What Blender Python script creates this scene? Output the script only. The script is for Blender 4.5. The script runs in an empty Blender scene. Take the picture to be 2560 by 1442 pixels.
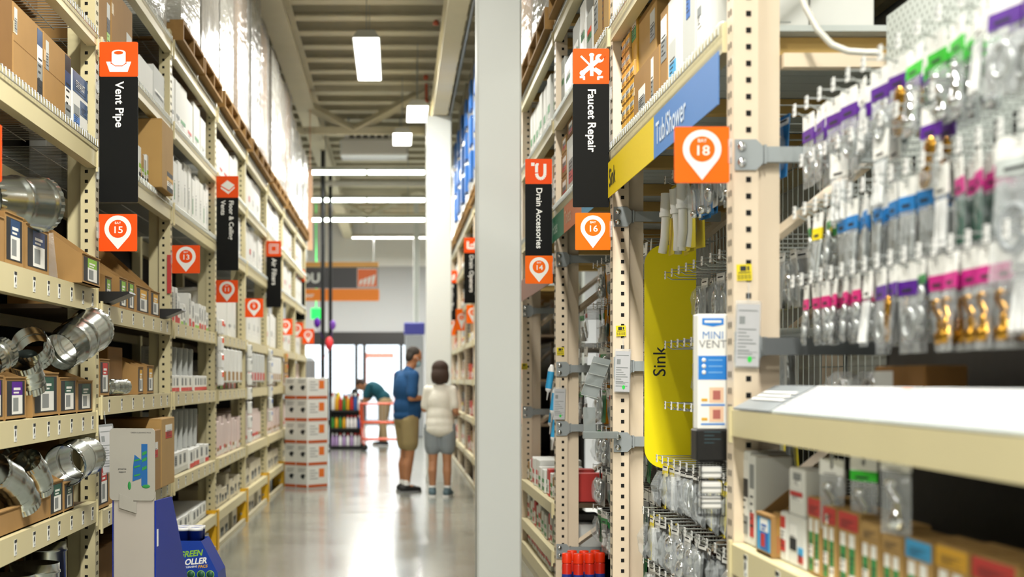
import bpy, bmesh, math, random
from mathutils import Matrix, Vector
R = random.Random(7)
SC = bpy.context.scene
COL = SC.collection
F, VX, VY, H = 3740.0, 990.0, 948.0, 1.40      # focal length in pixels, vanishing point, eye height

# ------------------------------------------------------------------ camera, world, lights, exposure
cam = bpy.data.cameras.new('camera'); camo = bpy.data.objects.new('camera', cam); COL.objects.link(camo)
camo.location = (0, 0, H); camo.rotation_euler = (math.pi/2, 0, 0)
cam.sensor_width = 36; cam.lens = F/2560*36
cam.shift_x = (1280-VX)/2560; cam.shift_y = (VY-721)/2560
cam.clip_start = .05; cam.clip_end = 300
cam.dof.use_dof = True; cam.dof.focus_distance = 7.0; cam.dof.aperture_fstop = 2.5
SC.camera = camo
SC.view_settings.view_transform = 'Standard'; SC.view_settings.look = 'None'
SC.view_settings.gamma = 1; SC.view_settings.use_curve_mapping = False
SC.view_settings.exposure = -0.36
SC.cycles.max_bounces = 5; SC.cycles.diffuse_bounces = 2; SC.cycles.glossy_bounces = 3
SC.cycles.transparent_max_bounces = 6; SC.cycles.caustics_reflective = False; SC.cycles.caustics_refractive = False; SC.cycles.sample_clamp_indirect = 6
SC.cycles.use_denoising = True; SC.cycles.adaptive_threshold = .03
w = bpy.data.worlds.new('daylight'); SC.world = w; w.use_nodes = True
w.node_tree.nodes['Background'].inputs[0].default_value = (.82, .92, 1, 1)
w.node_tree.nodes['Background'].inputs[1].default_value = 4.0

def lamp(x, y, z, sx, sy, e, col=(1, .985, .92)):
    l = bpy.data.lights.new('area_lamp', 'AREA'); l.shape = 'RECTANGLE'; l.size = sx; l.size_y = sy
    l.energy = e; l.color = col
    o = bpy.data.objects.new('area_lamp', l); COL.objects.link(o); o.location = (x, y, z)
    return o
# high-bay fixtures along the aisle: (x, y); their housings are built with the ceiling
BAYS = [(-.34, 18.2, 2.4), (.31, 21.9, 1.3), (.1, 24.2, 1.2), (-.15, 12.6, 2.4), (.25, 4.6, 2.4), (.25, -.8, 2.4), (.25, -5.5, 2.4)]
ZL = 5.28
for bx, by, bl in BAYS:
    lamp(bx, by, ZL-.012, .27, bl, (560 if by < 0 else 200 if 10 < by < 14 else 260 if by > 14 else 390)*bl/2.4)
for by in (2.0, 8.0, 14.0, 20.0):                 # the two neighbouring aisles have the same lights
    for bx in (-5.2, 5.2):
        lamp(bx, by, ZL-.012, .27, 2.4, 300)
for bx in (-6, 0, 6):                             # lights added near the entrance to brighten the far wall
    lamp(bx, 41, ZL-.012, 2.4, .3, 1100)
TUBES = [(27.5, 424), (32.0, 494), (36.2, 544)]   # long tube rows across the front of the shop
for ty, py in TUBES:
    lamp((917-VX)*ty/F, ty, H+(VY-py)/F*ty-.065, 295*ty/F, .12, 700, (.97, 1, .98))

# ------------------------------------------------------------------ helpers
def S(h):
    h = h.lstrip('#'); c = [int(h[i:i+2], 16)/255 for i in (0, 2, 4)]
    return tuple(x/12.92 if x <= .04045 else ((x+.055)/1.055)**2.4 for x in c)
MATS = {}
def mat(name, col, rough=.5, metal=0., var=.0, scale=8., bump=0., bscale=60., emit=0., spec=.5, stretch=None, trans=0., coat=0.):
    if name in MATS: return MATS[name]
    m = bpy.data.materials.new(name); m.use_nodes = True; nt = m.node_tree; n = nt.nodes; p = n['Principled BSDF']
    c = S(col) if isinstance(col, str) else col
    p.inputs['Base Color'].default_value = (*c, 1); p.inputs['Roughness'].default_value = rough
    p.inputs['Metallic'].default_value = metal; p.inputs['Specular IOR Level'].default_value = spec
    if coat: p.inputs['Coat Weight'].default_value = coat
    tc = None
    if var or bump:
        tc = n.new('ShaderNodeTexCoord'); mp = n.new('ShaderNodeMapping'); nt.links.new(tc.outputs['Object'], mp.inputs[0])
        if stretch: mp.inputs['Scale'].default_value = stretch
    if var:
        t = n.new('ShaderNodeTexNoise'); t.inputs['Scale'].default_value = scale; t.inputs['Detail'].default_value = 4
        nt.links.new(mp.outputs[0], t.inputs['Vector'])
        r = n.new('ShaderNodeMix'); r.data_type = 'RGBA'
        r.inputs[6].default_value = (*[x*(1-var) for x in c], 1); r.inputs[7].default_value = (*[min(1, x*(1+var)) for x in c], 1)
        nt.links.new(t.outputs['Fac'], r.inputs[0]); nt.links.new(r.outputs[2], p.inputs['Base Color'])
    if bump:
        t = n.new('ShaderNodeTexNoise'); t.inputs['Scale'].default_value = bscale; t.inputs['Detail'].default_value = 3
        nt.links.new(mp.outputs[0], t.inputs['Vector'])
        b = n.new('ShaderNodeBump'); b.inputs['Strength'].default_value = bump; b.inputs['Distance'].default_value = .02
        nt.links.new(t.outputs['Fac'], b.inputs['Height']); nt.links.new(b.outputs[0], p.inputs['Normal'])
    if emit:
        p.inputs['Emission Color'].default_value = (*c, 1); p.inputs['Emission Strength'].default_value = emit
    if trans:
        out = n['Material Output']; tr = n.new('ShaderNodeBsdfTransparent'); mx = n.new('ShaderNodeMixShader')
        mx.inputs[0].default_value = 1-trans
        nt.links.new(tr.outputs[0], mx.inputs[1]); nt.links.new(p.outputs[0], mx.inputs[2]); nt.links.new(mx.outputs[0], out.inputs[0])
    MATS[name] = m; return m

CREAM = mat('cream_paint', '#D8CCA0', .42, var=.05, scale=3)
CREAM2 = mat('pale_cream_paint', '#EAD7BC', .42, var=.03, scale=3)
HOLE = mat('hole_dark', '#0A0908', .9)
ORANGE = mat('sign_orange', '#F7520A', .5, spec=.2)
ORANGE2 = mat('bay_orange', '#FF6D02', .5, spec=.2)
BLACK = mat('sign_black', '#0B0C0B', .55, spec=.15)
WHITE = mat('print_white', '#F7F6F0', .5)
CARD = mat('cardboard', '#A37D49', .85, var=.12, scale=7)
CARD2 = mat('pale_cardboard', '#B79257', .85, var=.1, scale=6)
CARD3 = mat('dark_cardboard', '#805A28', .85, var=.12, scale=6)
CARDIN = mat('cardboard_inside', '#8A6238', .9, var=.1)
TAPE = mat('packing_tape', '#D8BF92', .22, bump=.25, bscale=30)
WBOX = mat('white_carton', '#E8E8E2', .6, var=.03)
GBOX = mat('grey_carton', '#C9CBC6', .6, var=.03)
INK = mat('dark_ink', '#22262A', .6)
GREY = mat('print_grey', '#8D9190', .6)
GREEN = mat('print_green', '#2E8B45', .5)
DGREEN = mat('print_dark_green', '#1D5442', .5)
LIME = mat('print_lime', '#8CBF35', .5)
RED = mat('print_red', '#C8312B', .5)
BLUE = mat('print_blue', '#1D66B8', .5)
NAVY = mat('print_navy', '#1E4672', .5)
CYAN = mat('print_cyan', '#36A6DE', .45)
YEL = mat('print_yellow', '#F4DC16', .45)
GOLDY = mat('print_amber', '#E0A820', .5)
PURP = mat('print_purple', '#560C94', .45)
MAG = mat('print_magenta', '#D3198C', .45)
GALV = mat('galvanised_steel', '#C6CCC8', .24, 1, var=.16, scale=9)
STEEL = mat('zinc_wire', '#BFC3C0', .35, .9)
CHROME = mat('chrome', '#E6E8EA', .1, 1)
BRASS = mat('brass', '#B98A35', .25, 1)
DMETAL = mat('shade_back_panel', '#1A1815', .8, spec=.2)  # near-black: the unlit depth of the racks put into the colour
PBOARD = mat('shaded_deck_board', '#5B4A35', .85, var=.15)  # board colour darkened to carry the shade inside the shelves
BRACK = mat('grey_bracket', '#9DA3A4', .5, .1)
DBRACK = mat('dark_grey_bracket', '#5B5F60', .5, .1)
BLKPL = mat('black_plastic', '#0E0F10', .4)
GRYPL = mat('grey_plastic', '#8C9295', .4)
WPL = mat('white_plastic', '#F4F4F1', .35)
RUBB = mat('black_rubber', '#1B1B1B', .6)
CLEAR = mat('clear_plastic', '#E4EAEC', .1, trans=.78, spec=.8, bump=.5, bscale=25)
CLEAR2 = mat('clear_bag_plastic', '#E9EEF0', .12, trans=.72, spec=.9, bump=.7, bscale=18)
FILM = mat('stretch_film', '#96928A', .2, var=.6, scale=5, bump=.9, bscale=7, spec=.8, stretch=(1, 1.4, .5))
FILM2 = mat('silver_stretch_film', '#A5A398', .22, var=.25, scale=6, bump=1, bscale=9, spec=.8, stretch=(1, .4, 2.5))
WOOD = mat('pallet_wood', '#94703C', .8, var=.22, scale=4, stretch=(6, 1, 6))
WOOD2 = mat('deck_wood', '#D9B36A', .7, var=.15, scale=4, stretch=(1, 8, 8))
YGUARD = mat('guard_yellow', '#F2B90F', .45)
PEG = mat('pegboard_white', '#DCE2DE', .4)
GREYPANEL = mat('slat_grey', '#CDD4D1', .5, 0)
SKIN = mat('skin_tan', '#B98059', .55); SKIN2 = mat('skin_warm', '#BC8560', .55)
PAPER = mat('paper', '#C4C4C5', .6)

def ICOL(key):
    return MATS[key]

class MB:
    def __init__(s): s.v = []; s.f = []; s.m = []; s.sm = []; s.T = None
    def add(s, vs, fs, m=0, sm=False):
        b = len(s.v)
        if s.T is not None: vs = [s.T @ Vector(p) for p in vs]
        s.v += [tuple(p) for p in vs]
        for f in fs: s.f.append([b+i for i in f]); s.m.append(m); s.sm.append(sm)
        return s
    def box(s, x0, x1, y0, y1, z0, z1, m=0):
        return s.add([(x0,y0,z0),(x1,y0,z0),(x1,y1,z0),(x0,y1,z0),(x0,y0,z1),(x1,y0,z1),(x1,y1,z1),(x0,y1,z1)],
              [(0,3,2,1),(4,5,6,7),(0,1,5,4),(1,2,6,5),(2,3,7,6),(3,0,4,7)], m)
    def cbox(s, x0, x1, y0, y1, z0, z1, m=0, c=.004):   # box with chamfered edges
        c = min(c, (x1-x0)*.4, (y1-y0)*.4, (z1-z0)*.4)
        bm = bmesh.new(); bmesh.ops.create_cube(bm, size=1)
        for q in bm.verts: q.co = ((x0+x1)/2+q.co.x*(x1-x0), (y0+y1)/2+q.co.y*(y1-y0), (z0+z1)/2+q.co.z*(z1-z0))
        bmesh.ops.bevel(bm, geom=bm.edges[:], offset=c, segments=1, profile=.5, affect='EDGES')
        return s.bm(bm, m)
    def bm(s, bm, m=0, sm=False):
        bm.verts.index_update(); s.add([q.co.copy() for q in bm.verts], [[q.index for q in f.verts] for f in bm.faces], m, sm); bm.free(); return s
    def prism(s, pts, ax, a, b, m=0):   # pts: 2-D outline in the two other axes (order x,y,z without ax)
        n = len(pts)
        def mk(p, t): return {0: (t, p[0], p[1]), 1: (p[0], t, p[1]), 2: (p[0], p[1], t)}[ax]
        vs = [mk(p, a) for p in pts]+[mk(p, b) for p in pts]
        fs = [list(range(n))[::-1], list(range(n, 2*n))]+[(i, (i+1) % n, n+(i+1) % n, n+i) for i in range(n)]
        return s.add(vs, fs, m)
    def quad(s, a, b, c, d, m=0): return s.add([a, b, c, d], [(0,1,2,3)], m)
    def tube(s, path, r, n=8, m=0, caps=True, closed=False, sm=True):
        P = [Vector(p) for p in path]; rs = r if isinstance(r, (list, tuple)) else [r]*len(P)
        rings = []; up = None
        for i, p in enumerate(P):
            if closed: t = (P[(i+1) % len(P)]-P[i-1])
            else: t = P[min(i+1, len(P)-1)]-P[max(i-1, 0)]
            t = t.normalized() if t.length > 1e-9 else Vector((0, 0, 1))
            if up is None:
                up = Vector((0,0,1)) if abs(t.z) < .9 else Vector((1,0,0))
            u = (up-t*up.dot(t)); u = u.normalized() if u.length > 1e-6 else t.orthogonal().normalized()
            up = u; w_ = t.cross(u)
            rings.append([p+(u*math.cos(2*math.pi*k/n)+w_*math.sin(2*math.pi*k/n))*rs[i] for k in range(n)])
        vs = [q for r_ in rings for q in r_]; fs = []
        L = len(P)
        for i in range(L if closed else L-1):
            a, b = i*n, ((i+1) % L)*n
            for k in range(n): fs.append((a+k, a+(k+1) % n, b+(k+1) % n, b+k))
        s.add(vs, fs, m, sm)
        if caps and not closed:
            s.add(rings[0], [list(range(n))[::-1]], m); s.add(rings[-1], [list(range(n))], m)
        return s
    def lathe(s, prof, n=20, m=0, o=(0,0,0), M=None, sm=True):   # prof (r, z) about z
        vs = []; fs = []
        for r_, z in prof:
            for k in range(n):
                p = Vector((r_*math.cos(2*math.pi*k/n), r_*math.sin(2*math.pi*k/n), z))
                vs.append((M @ p if M else p)+Vector(o))
        for i in range(len(prof)-1):
            for k in range(n): fs.append((i*n+k, i*n+(k+1) % n, (i+1)*n+(k+1) % n, (i+1)*n+k))
        return s.add(vs, fs, m, sm)
    def ell(s, c, r, m=0, n=12, M=None):
        bm = bmesh.new(); bmesh.ops.create_uvsphere(bm, u_segments=n, v_segments=max(6, n*2//3), radius=1)
        r = r if isinstance(r, (tuple, list)) else (r, r, r)
        for q in bm.verts:
            p = Vector((q.co.x*r[0], q.co.y*r[1], q.co.z*r[2])); q.co = (M @ p if M else p)+Vector(c)
        return s.bm(bm, m, True)
    def text(s, txt, size, M, m=0, bold=.0, align='CENTER', sx=1.0):
        vs, fs = textmesh(txt, bold, align)
        return s.add([M @ Vector((x*size*sx, y*size, 0)) for x, y in vs], fs, m)
    def build(s, name, mats, parent=None, loc=None, dat=None):
        me = bpy.data.meshes.new(name); me.from_pydata(s.v, [], s.f)
        mats = mats if isinstance(mats, (list, tuple)) else [mats]
        for q in mats: me.materials.append(q)
        me.polygons.foreach_set('material_index', s.m); me.polygons.foreach_set('use_smooth', s.sm); me.update()
        o = bpy.data.objects.new(name, me); COL.objects.link(o)
        if parent: o.parent = parent
        if loc: o.location = loc
        return o
_T = {}
def textmesh(txt, bold, align):
    k = (txt, bold, align)
    if k not in _T:
        c = bpy.data.curves.new('t', 'FONT'); c.body = txt; c.size = 1; c.align_x = align; c.align_y = 'CENTER'; c.offset = bold
        c.resolution_u = 3
        o = bpy.data.objects.new('t', c); COL.objects.link(o)
        me = bpy.data.meshes.new_from_object(o.evaluated_get(bpy.context.evaluated_depsgraph_get()))
        _T[k] = ([(q.co.x, q.co.y) for q in me.vertices], [list(p.vertices) for p in me.polygons])
        bpy.data.objects.remove(o); bpy.data.curves.remove(c); bpy.data.meshes.remove(me)
    return _T[k]
def TM(o, x, y):        # text matrix: origin, direction of writing, direction of letter tops
    x = Vector(x).normalized(); y = Vector(y).normalized(); z = x.cross(y)
    return Matrix(((x.x, y.x, z.x, o[0]), (x.y, y.y, z.y, o[1]), (x.z, y.z, z.z, o[2]), (0, 0, 0, 1)))
def P(px, py, Y): return Vector(((px-VX)*Y/F, Y, H+(VY-py)*Y/F))
def PX(px, Y): return (px-VX)*Y/F
def PZ(py, Y): return H+(VY-py)*Y/F
def tag(o, label, cat, group=None):
    o['label'] = label; o['category'] = cat
    if group: o['group'] = group
    return o
def struct(o): o['kind'] = 'structure'; return o
def thing(name, label, cat, loc=(0,0,0), rz=0., group=None, rx=0., ry=0.):
    o = bpy.data.objects.new(name, None); COL.objects.link(o); o.empty_display_size = .05
    o.location = loc; o.rotation_euler = (rx, ry, rz); return tag(o, label, cat, group)
PROTO = {}; KIDS = {}
def copy_tree(o, parent=None):
    c = o.copy(); COL.objects.link(c)
    if parent: c.parent = parent
    for ch in KIDS.get(o.name, []): 
        d = copy_tree(ch, c); KIDS.setdefault(c.name, []).append(d)
    return c
def make(key, name, builder, label, cat, loc, rz=0., group=None, rx=0., ry=0.):
    """the first of a kind is built by builder(root); later ones are copies of it and of its parts"""
    if key in PROTO:
        o = copy_tree(PROTO[key]); o.location = loc; o.rotation_euler = (rx, ry, rz)
        if 'group' in o: del o['group']
        tag(o, label, cat, group)
    else:
        o = thing(name, label, cat, loc, rz, group, rx, ry); builder(o); PROTO[key] = o
        for q in [x for x in bpy.data.objects if x.parent == o]:
            KIDS.setdefault(o.name, []).append(q)
            for g in [x for x in bpy.data.objects if x.parent == q]: KIDS.setdefault(q.name, []).append(g)
    return o
ORD = 'zeroth first second third fourth fifth sixth seventh eighth ninth tenth eleventh twelfth thirteenth fourteenth fifteenth sixteenth seventeenth eighteenth nineteenth twentieth'.split()
def od(i):
    if i < len(ORD): return ORD[i]
    return 'twenty-'+ORD[i-20] if i < 30 else 'thirty-'+ORD[i-30] if i > 30 and i < 40 else 'number %d' % i

# ------------------------------------------------------------------ the setting
LXF, RXF, D, BL = -1.483, .991, 2.44, 2.34      # aisle faces of the racks, bay pitch, clear bay length
LY0, RY0 = 4.935, 1.95                            # camera faces of the first uprights
CEIL, WALLY = 6.4, 47.0
mf = bpy.data.materials.new('polished_concrete'); mf.use_nodes = True
nt = mf.node_tree; pr = nt.nodes['Principled BSDF']
tc = nt.nodes.new('ShaderNodeTexCoord'); n1 = nt.nodes.new('ShaderNodeTexNoise'); n1.inputs['Scale'].default_value = .9; n1.inputs['Detail'].default_value = 9
cr = nt.nodes.new('ShaderNodeValToRGB'); cr.color_ramp.elements[0].position = .3; cr.color_ramp.elements[1].position = .72
cr.color_ramp.elements[0].color = (*S('#7F8077'), 1); cr.color_ramp.elements[1].color = (*S('#A0A197'), 1)
nt.links.new(tc.outputs['Object'], n1.inputs['Vector']); nt.links.new(n1.outputs['Fac'], cr.inputs[0])
nt.links.new(cr.outputs[0], pr.inputs['Base Color'])
n2 = nt.nodes.new('ShaderNodeTexNoise'); n2.inputs['Scale'].default_value = 3; mr = nt.nodes.new('ShaderNodeMapRange')
mr.inputs[3].default_value = .12; mr.inputs[4].default_value = .26
nt.links.new(tc.outputs['Object'], n2.inputs['Vector']); nt.links.new(n2.outputs['Fac'], mr.inputs[0]); nt.links.new(mr.outputs[0], pr.inputs['Roughness'])
pr.inputs['Coat Weight'].default_value = .35; pr.inputs['Coat Roughness'].default_value = .12
b = MB().box(-14, 14, -9, WALLY+.3, -.2, 0)
struct(b.build('floor', mf))
JOINT = mat('joint_dark', '#7C7A70', .6)
for k, y in enumerate((9.6, 15.7, 21.8, 27.9)):
    struct(MB().box(-1.4, .97, y, y+.008, 0, .0012).build('trim_%d' % (k+1), JOINT))
WALLM = mat('white_wall', '#E9E9E6', .6, var=.02)
GWALL = bpy.data.materials.new('grey_corrugated_wall'); GWALL.use_nodes = True
nt = GWALL.node_tree; pr = nt.nodes['Principled BSDF']; tc = nt.nodes.new('ShaderNodeTexCoord'); wv = nt.nodes.new('ShaderNodeTexWave')
wv.bands_direction = 'Z'; wv.inputs['Scale'].default_value = 1.6; bp = nt.nodes.new('ShaderNodeBump'); bp.inputs['Strength'].default_value = .5
nt.links.new(tc.outputs['Object'], wv.inputs['Vector']); nt.links.new(wv.outputs['Fac'], bp.inputs['Height']); nt.links.new(bp.outputs[0], pr.inputs['Normal'])
pr.inputs['Base Color'].default_value = (*S('#A9ABAD'), 1); pr.inputs['Roughness'].default_value = .5
struct(MB().box(-14.2, -14, -9, WALLY, 0, CEIL).build('wall_left', WALLM))
struct(MB().box(14, 14.2, -9, WALLY, 0, CEIL).build('wall_right', WALLM))
struct(MB().box(-14.2, 14.2, -9.2, -9, 0, CEIL).build('wall_back', WALLM))
# far wall: white band, grey corrugated band, black header over the glazed entrance
zw = PZ(665, WALLY); zg = PZ(830, WALLY); zh = PZ(862, WALLY)
fw = MB(); fw.box(-14, 14, WALLY, WALLY+.25, zw, CEIL, 0); fw.box(-14, 14, WALLY, WALLY+.25, zg, zw, 1)
fw.box(-14, PX(745, WALLY), WALLY, WALLY+.25, 0, zg, 1); fw.box(PX(1012, WALLY), 14, WALLY, WALLY+.25, 0, zg, 1)
struct(fw.build('wall_front', [WALLM, GWALL]))
BLKFRAME = mat('black_frame', '#0D0E10', .45)
d1 = MB(); xa, xb = PX(745, WALLY), PX(1012, WALLY)
d1.box(xa, xb, WALLY-.05, WALLY+.25, zh, zg)
for q in (745, 822, 888, 908, 1000): d1.box(PX(q, WALLY)-.02, PX(q, WALLY)+.09, WALLY-.02, WALLY+.1, 0, zh)
d1.box(xa, xb, WALLY, WALLY+.1, 0, .12)
door = struct(d1.build('door_1', BLKFRAME))
g = MB(); g.box(xa, xb, WALLY+.12, WALLY+.13, .12, zh)
GLASS = mat('door_glass', '#E6F2F6', .05, trans=.9)
g.build('glass', GLASS, door)
# ground and far facade seen through the doors
struct(MB().box(-60, 60, WALLY+.3, 160, -.25, -.02).build('ground_outside', mat('bright_asphalt', '#C9CCCF', .8, var=.1)))
rb = MB(); ry = WALLY+9; rb.box(PX(915, ry), PX(985, ry), ry, ry+.3, PZ(895, ry), PZ(882, ry), 0); rb.box(PX(915, ry), PX(917, ry), ry, ry+.05, -.02, PZ(895, ry)); rb.box(PX(983, ry), PX(985, ry), ry, ry+.05, -.02, PZ(895, ry))
tag(rb.build('banner', mat('banner_red', '#F0714A', .6)), 'orange red banner outside behind the glass entrance doors', 'banner')

# roof deck, purlins, beams, trusses
DECK = mat('roof_deck', '#BDB5A4', .75, var=.12, scale=2)
PURL = mat('purlin_cream', '#E0D7BA', .7, var=.1, scale=2)
struct(MB().box(-14.2, 14.2, -9.2, WALLY+.25, CEIL, CEIL+.15).build('ceiling', DECK))
y = -8.0; k = 0
pb = MB()
while y < WALLY-.5:
    pb.box(-13.9, 13.9, y, y+.16, CEIL-.19, CEIL-.001); pb.box(-13.9, 13.9, y-.05, y+.21, CEIL-.2, CEIL-.175); y += .87
struct(pb.build('ceiling_purlins', PURL))
for k, (x, wd, zt) in enumerate(((-1.49, .3, CEIL), (.6, .2, 5.56), (-8, .3, CEIL), (8, .3, CEIL))):
    q = MB(); q.box(x-wd/2, x+wd/2, -8.9, 26 if zt < 6 else WALLY, zt-.56, zt-.53); q.box(x-.02, x+.02, -8.9, 26 if zt < 6 else WALLY, zt-.54, zt-.2); q.box(x-wd/2, x+wd/2, -8.9, 26 if zt < 6 else WALLY, zt-.235, zt-.205)
    struct(q.build('ceiling_beam', PURL))
def truss(Y, zt, zb):
    t = MB(); t.box(-13, 13, Y-.06, Y+.06, zb-.06, zb+.06); t.box(-13, 13, Y-.06, Y+.06, zt-.06, zt+.06)
    x = -13.2; up = False
    while x < 13:
        a, c_ = (zb, zt) if not up else (zt, zb)
        t.tube([(x, Y, a), (x+1.25, Y, c_)], .085, 4, sm=False); up = not up; x += 1.25
    return struct(t.build('ceiling_truss', PURL))
truss(24.7, 6.2, 5.5); truss(38, 6.2, 5.55)
# conduit and sprinkler pipe under the roof
cp = MB().tube([(.8, -8, 5.3), (.8, 26, 5.3)], .025, 8)
tag(cp.build('conduit_pipe', STEEL), 'thin grey conduit pipe running along the roof beam', 'pipe')
rd = mat('sprinkler_red', '#D0654A', .6)
for k, (px, py, Y) in enumerate(((1090, 55, 20), (1065, 190, 24), (1132, 205, 25), (1066, 250, 24.3))):
    p = P(px, py, Y); q = MB(); q.tube([p, (p.x, p.y, CEIL-.2)], .022, 8); q.lathe([(0, -.05), (.04, -.04), (.04, 0), (.02, .02)], 10, 0, p)
    tag(q.build('sprinkler_drop', rd), 'red sprinkler pipe drop, %s along the roof from the camera' % od(k+1), 'pipe')
pz = MB().tube([(-5, 29.5, PZ(458, 29.5)), (4.5, 29.5, PZ(458, 29.5))], .055, 10)
tag(pz.build('ceiling_pipe', mat('pipe_pale', '#D9D4C8', .5)), 'pale unlit pipe spanning the shop between rows of tube lights', 'pipe')

# light fixtures
DIFF = mat('lit_diffuser', '#FFFDF4', .4, emit=9)
HOUS = mat('lamp_housing', '#B9B9B0', .5)
def fixture(o, L):
    q = MB(); q.prism([(-.16, 0), (.16, 0), (.09, .09), (-.09, .09)], 1, -L/2-.02, L/2+.02); q.build('housing', HOUS, o)
    q = MB(); q.cbox(-.145, .145, -L/2, L/2, -.006, .006, 0, .003); q.build('diffuser', DIFF, o)
    q = MB()
    for s in (-.8, .8): q.tube([(0, s*L/2, .09), (0, s*L/2, CEIL-ZL-.2)], .006, 6)
    q.build('hanger_wire', STEEL, o)
for k, (bx, by, bl) in enumerate(BAYS):
    lab = 'long white high-bay fixture over the aisle, %s from the entrance' % od([3, 2, 1, 4, 5, 6, 7][k])
    make(('fx', bl), 'ceiling_light', lambda o: fixture(o, bl), lab, 'light', (bx, by, ZL), 0)
for i, bx in enumerate((-6, 0, 6)):
    make(('fx', 2.4), 'ceiling_light', lambda o: fixture(o, 2.4), 'white fixture added to brighten the far wall, %s across the shop front' % od(i+1), 'light', (bx, 41, ZL), math.pi/2)
k = 0
for by in (2.0, 8.0, 14.0, 20.0):
    for bx in (-5.2, 5.2):
        k += 1
        make(('fx', 2.4), 'ceiling_light', lambda o: fixture(o, 2.4), 'white high-bay fixture beyond the %s racks, %s from the camera' % ('vent pipe' if bx < 0 else 'faucet', od((k+1)//2)), 'light', (bx, by, ZL))
for k, (ty, py) in enumerate(TUBES):
    z = PZ(py, ty); x = PX(917, ty); L = 295*ty/F
    o = thing('tube_light', 'glowing tube light row across the shop front, %s row down' % od(k+1), 'light', (x, ty, z))
    MB().box(-L/2, L/2, -.06, .06, -.02, .04).build('housing', HOUS, o)
    for s in (-1, 1): MB().tube([(s*.03 if s > 0 else -L/2+.03, 0, -.04), (L/2-.03 if s > 0 else -.03, 0, -.04)], .05, 8).build('tube', mat('lit_tube', '#F4FFF2', .4, emit=14), o)
    for s in (-.7, .7): MB().tube([(s*L/2, 0, .04), (s*L/2, 0, CEIL-z-.01)], .008, 6).build('hanger_rod', STEEL, o)
# unit heater / cassette hanging under the roof
uy = 27; o = thing('ceiling_air_unit', 'white air conditioning unit with dark vents hanging under the roof', 'air conditioner', (PX(935, uy), uy, PZ(387, uy)))
uw = 172*uy/F
q = MB(); q.cbox(-uw/2, uw/2, 0, .7, 0, .3, 0, .03); q.prism([(-uw*.45, .3), (uw*.45, .3), (uw*.4, .42), (-uw*.4, .42)], 1, .03, .67); q.build('casing', WPL, o)
q = MB()
for i in range(7): q.box(-uw*.36+i*uw*.1, -uw*.36+i*uw*.1+uw*.07, .022, .04, .31, .37)
q.build('vent_slot', BLKPL, o)
for s in (-1, 1): MB().tube([(s*uw*.38, .35, .4), (s*uw*.38, .35, CEIL-PZ(387, uy)-.2)], .012, 6).build('hanger_rod', STEEL, o)

# columns
COLM = mat('column_paint', '#E0E3DE', .5, var=.02, scale=2)
def column(n, x0, x1, Y, dp, zt=CEIL):
    q = MB(); c = .012
    pts = [(x0+c, Y), (x1-c, Y), (x1, Y+c), (x1, Y+dp-c), (x1-c, Y+dp), (x0+c, Y+dp), (x0, Y+dp-c), (x0, Y+c)]
    q.prism(pts, 2, 0, zt); q.box(x0-.006, x1+.006, Y-.006, Y+dp+.006, 0, .1)
    o = q.build(n, COLM); return struct(o)
column('column', PX(1193, 9.5), PX(1304, 9.5), 9.5, .28, 4.99)
column('column', PX(1066, 20.4), PX(1129, 20.4), 20.4, .3, 4.99)
column('column', PX(1034, 40), PX(1048, 40), 40, .2)
# ------------------------------------------------------------------ racks
HZ = 3.70
def up_builder(o, near, braced=True, dp=1.05, M_=None):
    CREAM = M_ or MATS['cream_paint']
    # local: aisle face at x=0, camera face at y=0 (y grows away from the camera), inwards is -x
    q = MB(); q.box(-.072, 0, 0, .09, 0, HZ, 0)
    n = 74
    for i in range(n):
        z = .03+i*.0487
        q.box(-.051, -.036, -.0012, .004, z, z+.016, 1)          # punched holes on the camera face
        if near: q.box(-.004, .0012, .03, .04, z+.012, z+.03, 1); q.box(-.004, .0012, .058, .068, z+.012, z+.03, 1)
    
    q.build('post', [CREAM, HOLE], o)
    q = MB(); q.box(-.145, -.076, .04, .09, 0, HZ-.3); q.box(-.078, -.070, .02, .08, 0, HZ-.3)
    q.build('inner_channel', CREAM, o)
    q = MB(); q.box(-dp, -dp+.07, 0, .09, 0, HZ); q.build('rear_post', CREAM, o)
    for z0, z1 in () if not braced else ((.3, .98), (.98, 1.75), (1.75, 2.5), (2.5, 3.3)):
        q = MB(); q.tube([(-.145, .068, z0+.08), (-.98, .068, z1)], .02, 4, sm=False); q.build('brace', CREAM, o)
def side(s, k, off=0.):      # position of upright k on side s
    return (LXF, LY0+k*D, 0) if s == 'L' else (RXF, RY0+k*D, 0)
LNAME = {0: 'BAY-17', 1: 'BAY-15', 2: 'BAY-13', 3: 'BAY-11', 4: 'BAY-9', 5: 'BAY-7', 6: 'BAY-5', 7: 'BAY-3', 8: 'BAY-1'}
RNAME = {1: 'BAY-18', 2: 'BAY-16', 3: 'BAY-14', 4: 'BAY-12', 0: 'BAY-20'}
for k in range(1, 9):
    make(('upL', k < 4), 'rack_upright', lambda o: up_builder(o, k < 4, False, .68), 'cream punched steel rack upright of %s, on the vent pipe side' % LNAME[k], 'rack upright', (LXF, LY0+k*D, 0))
def upR(o, near):
    up_builder(o, near)
def mirror_x(o):
    for ch in [x for x in bpy.data.objects if x.parent == o]:
        me = ch.data
        for v in me.vertices: v.co.x = -v.co.x
        me.flip_normals()
for k in range(1, 12):
    def bR(o):
        up_builder(o, k < 4, M_=CREAM2); mirror_x(o)
    if k in (5, 6): continue          # hidden behind the white column
    lab = 'pale cream punched rack upright of %s, on the faucet side' % RNAME[k] if k in RNAME else 'pale cream rack upright on the faucet side, %s beyond the white column' % od(k-6)
    make(('upR', k < 4), 'rack_upright', bR, lab, 'rack upright', (RXF, RY0+k*D, 0))

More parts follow.
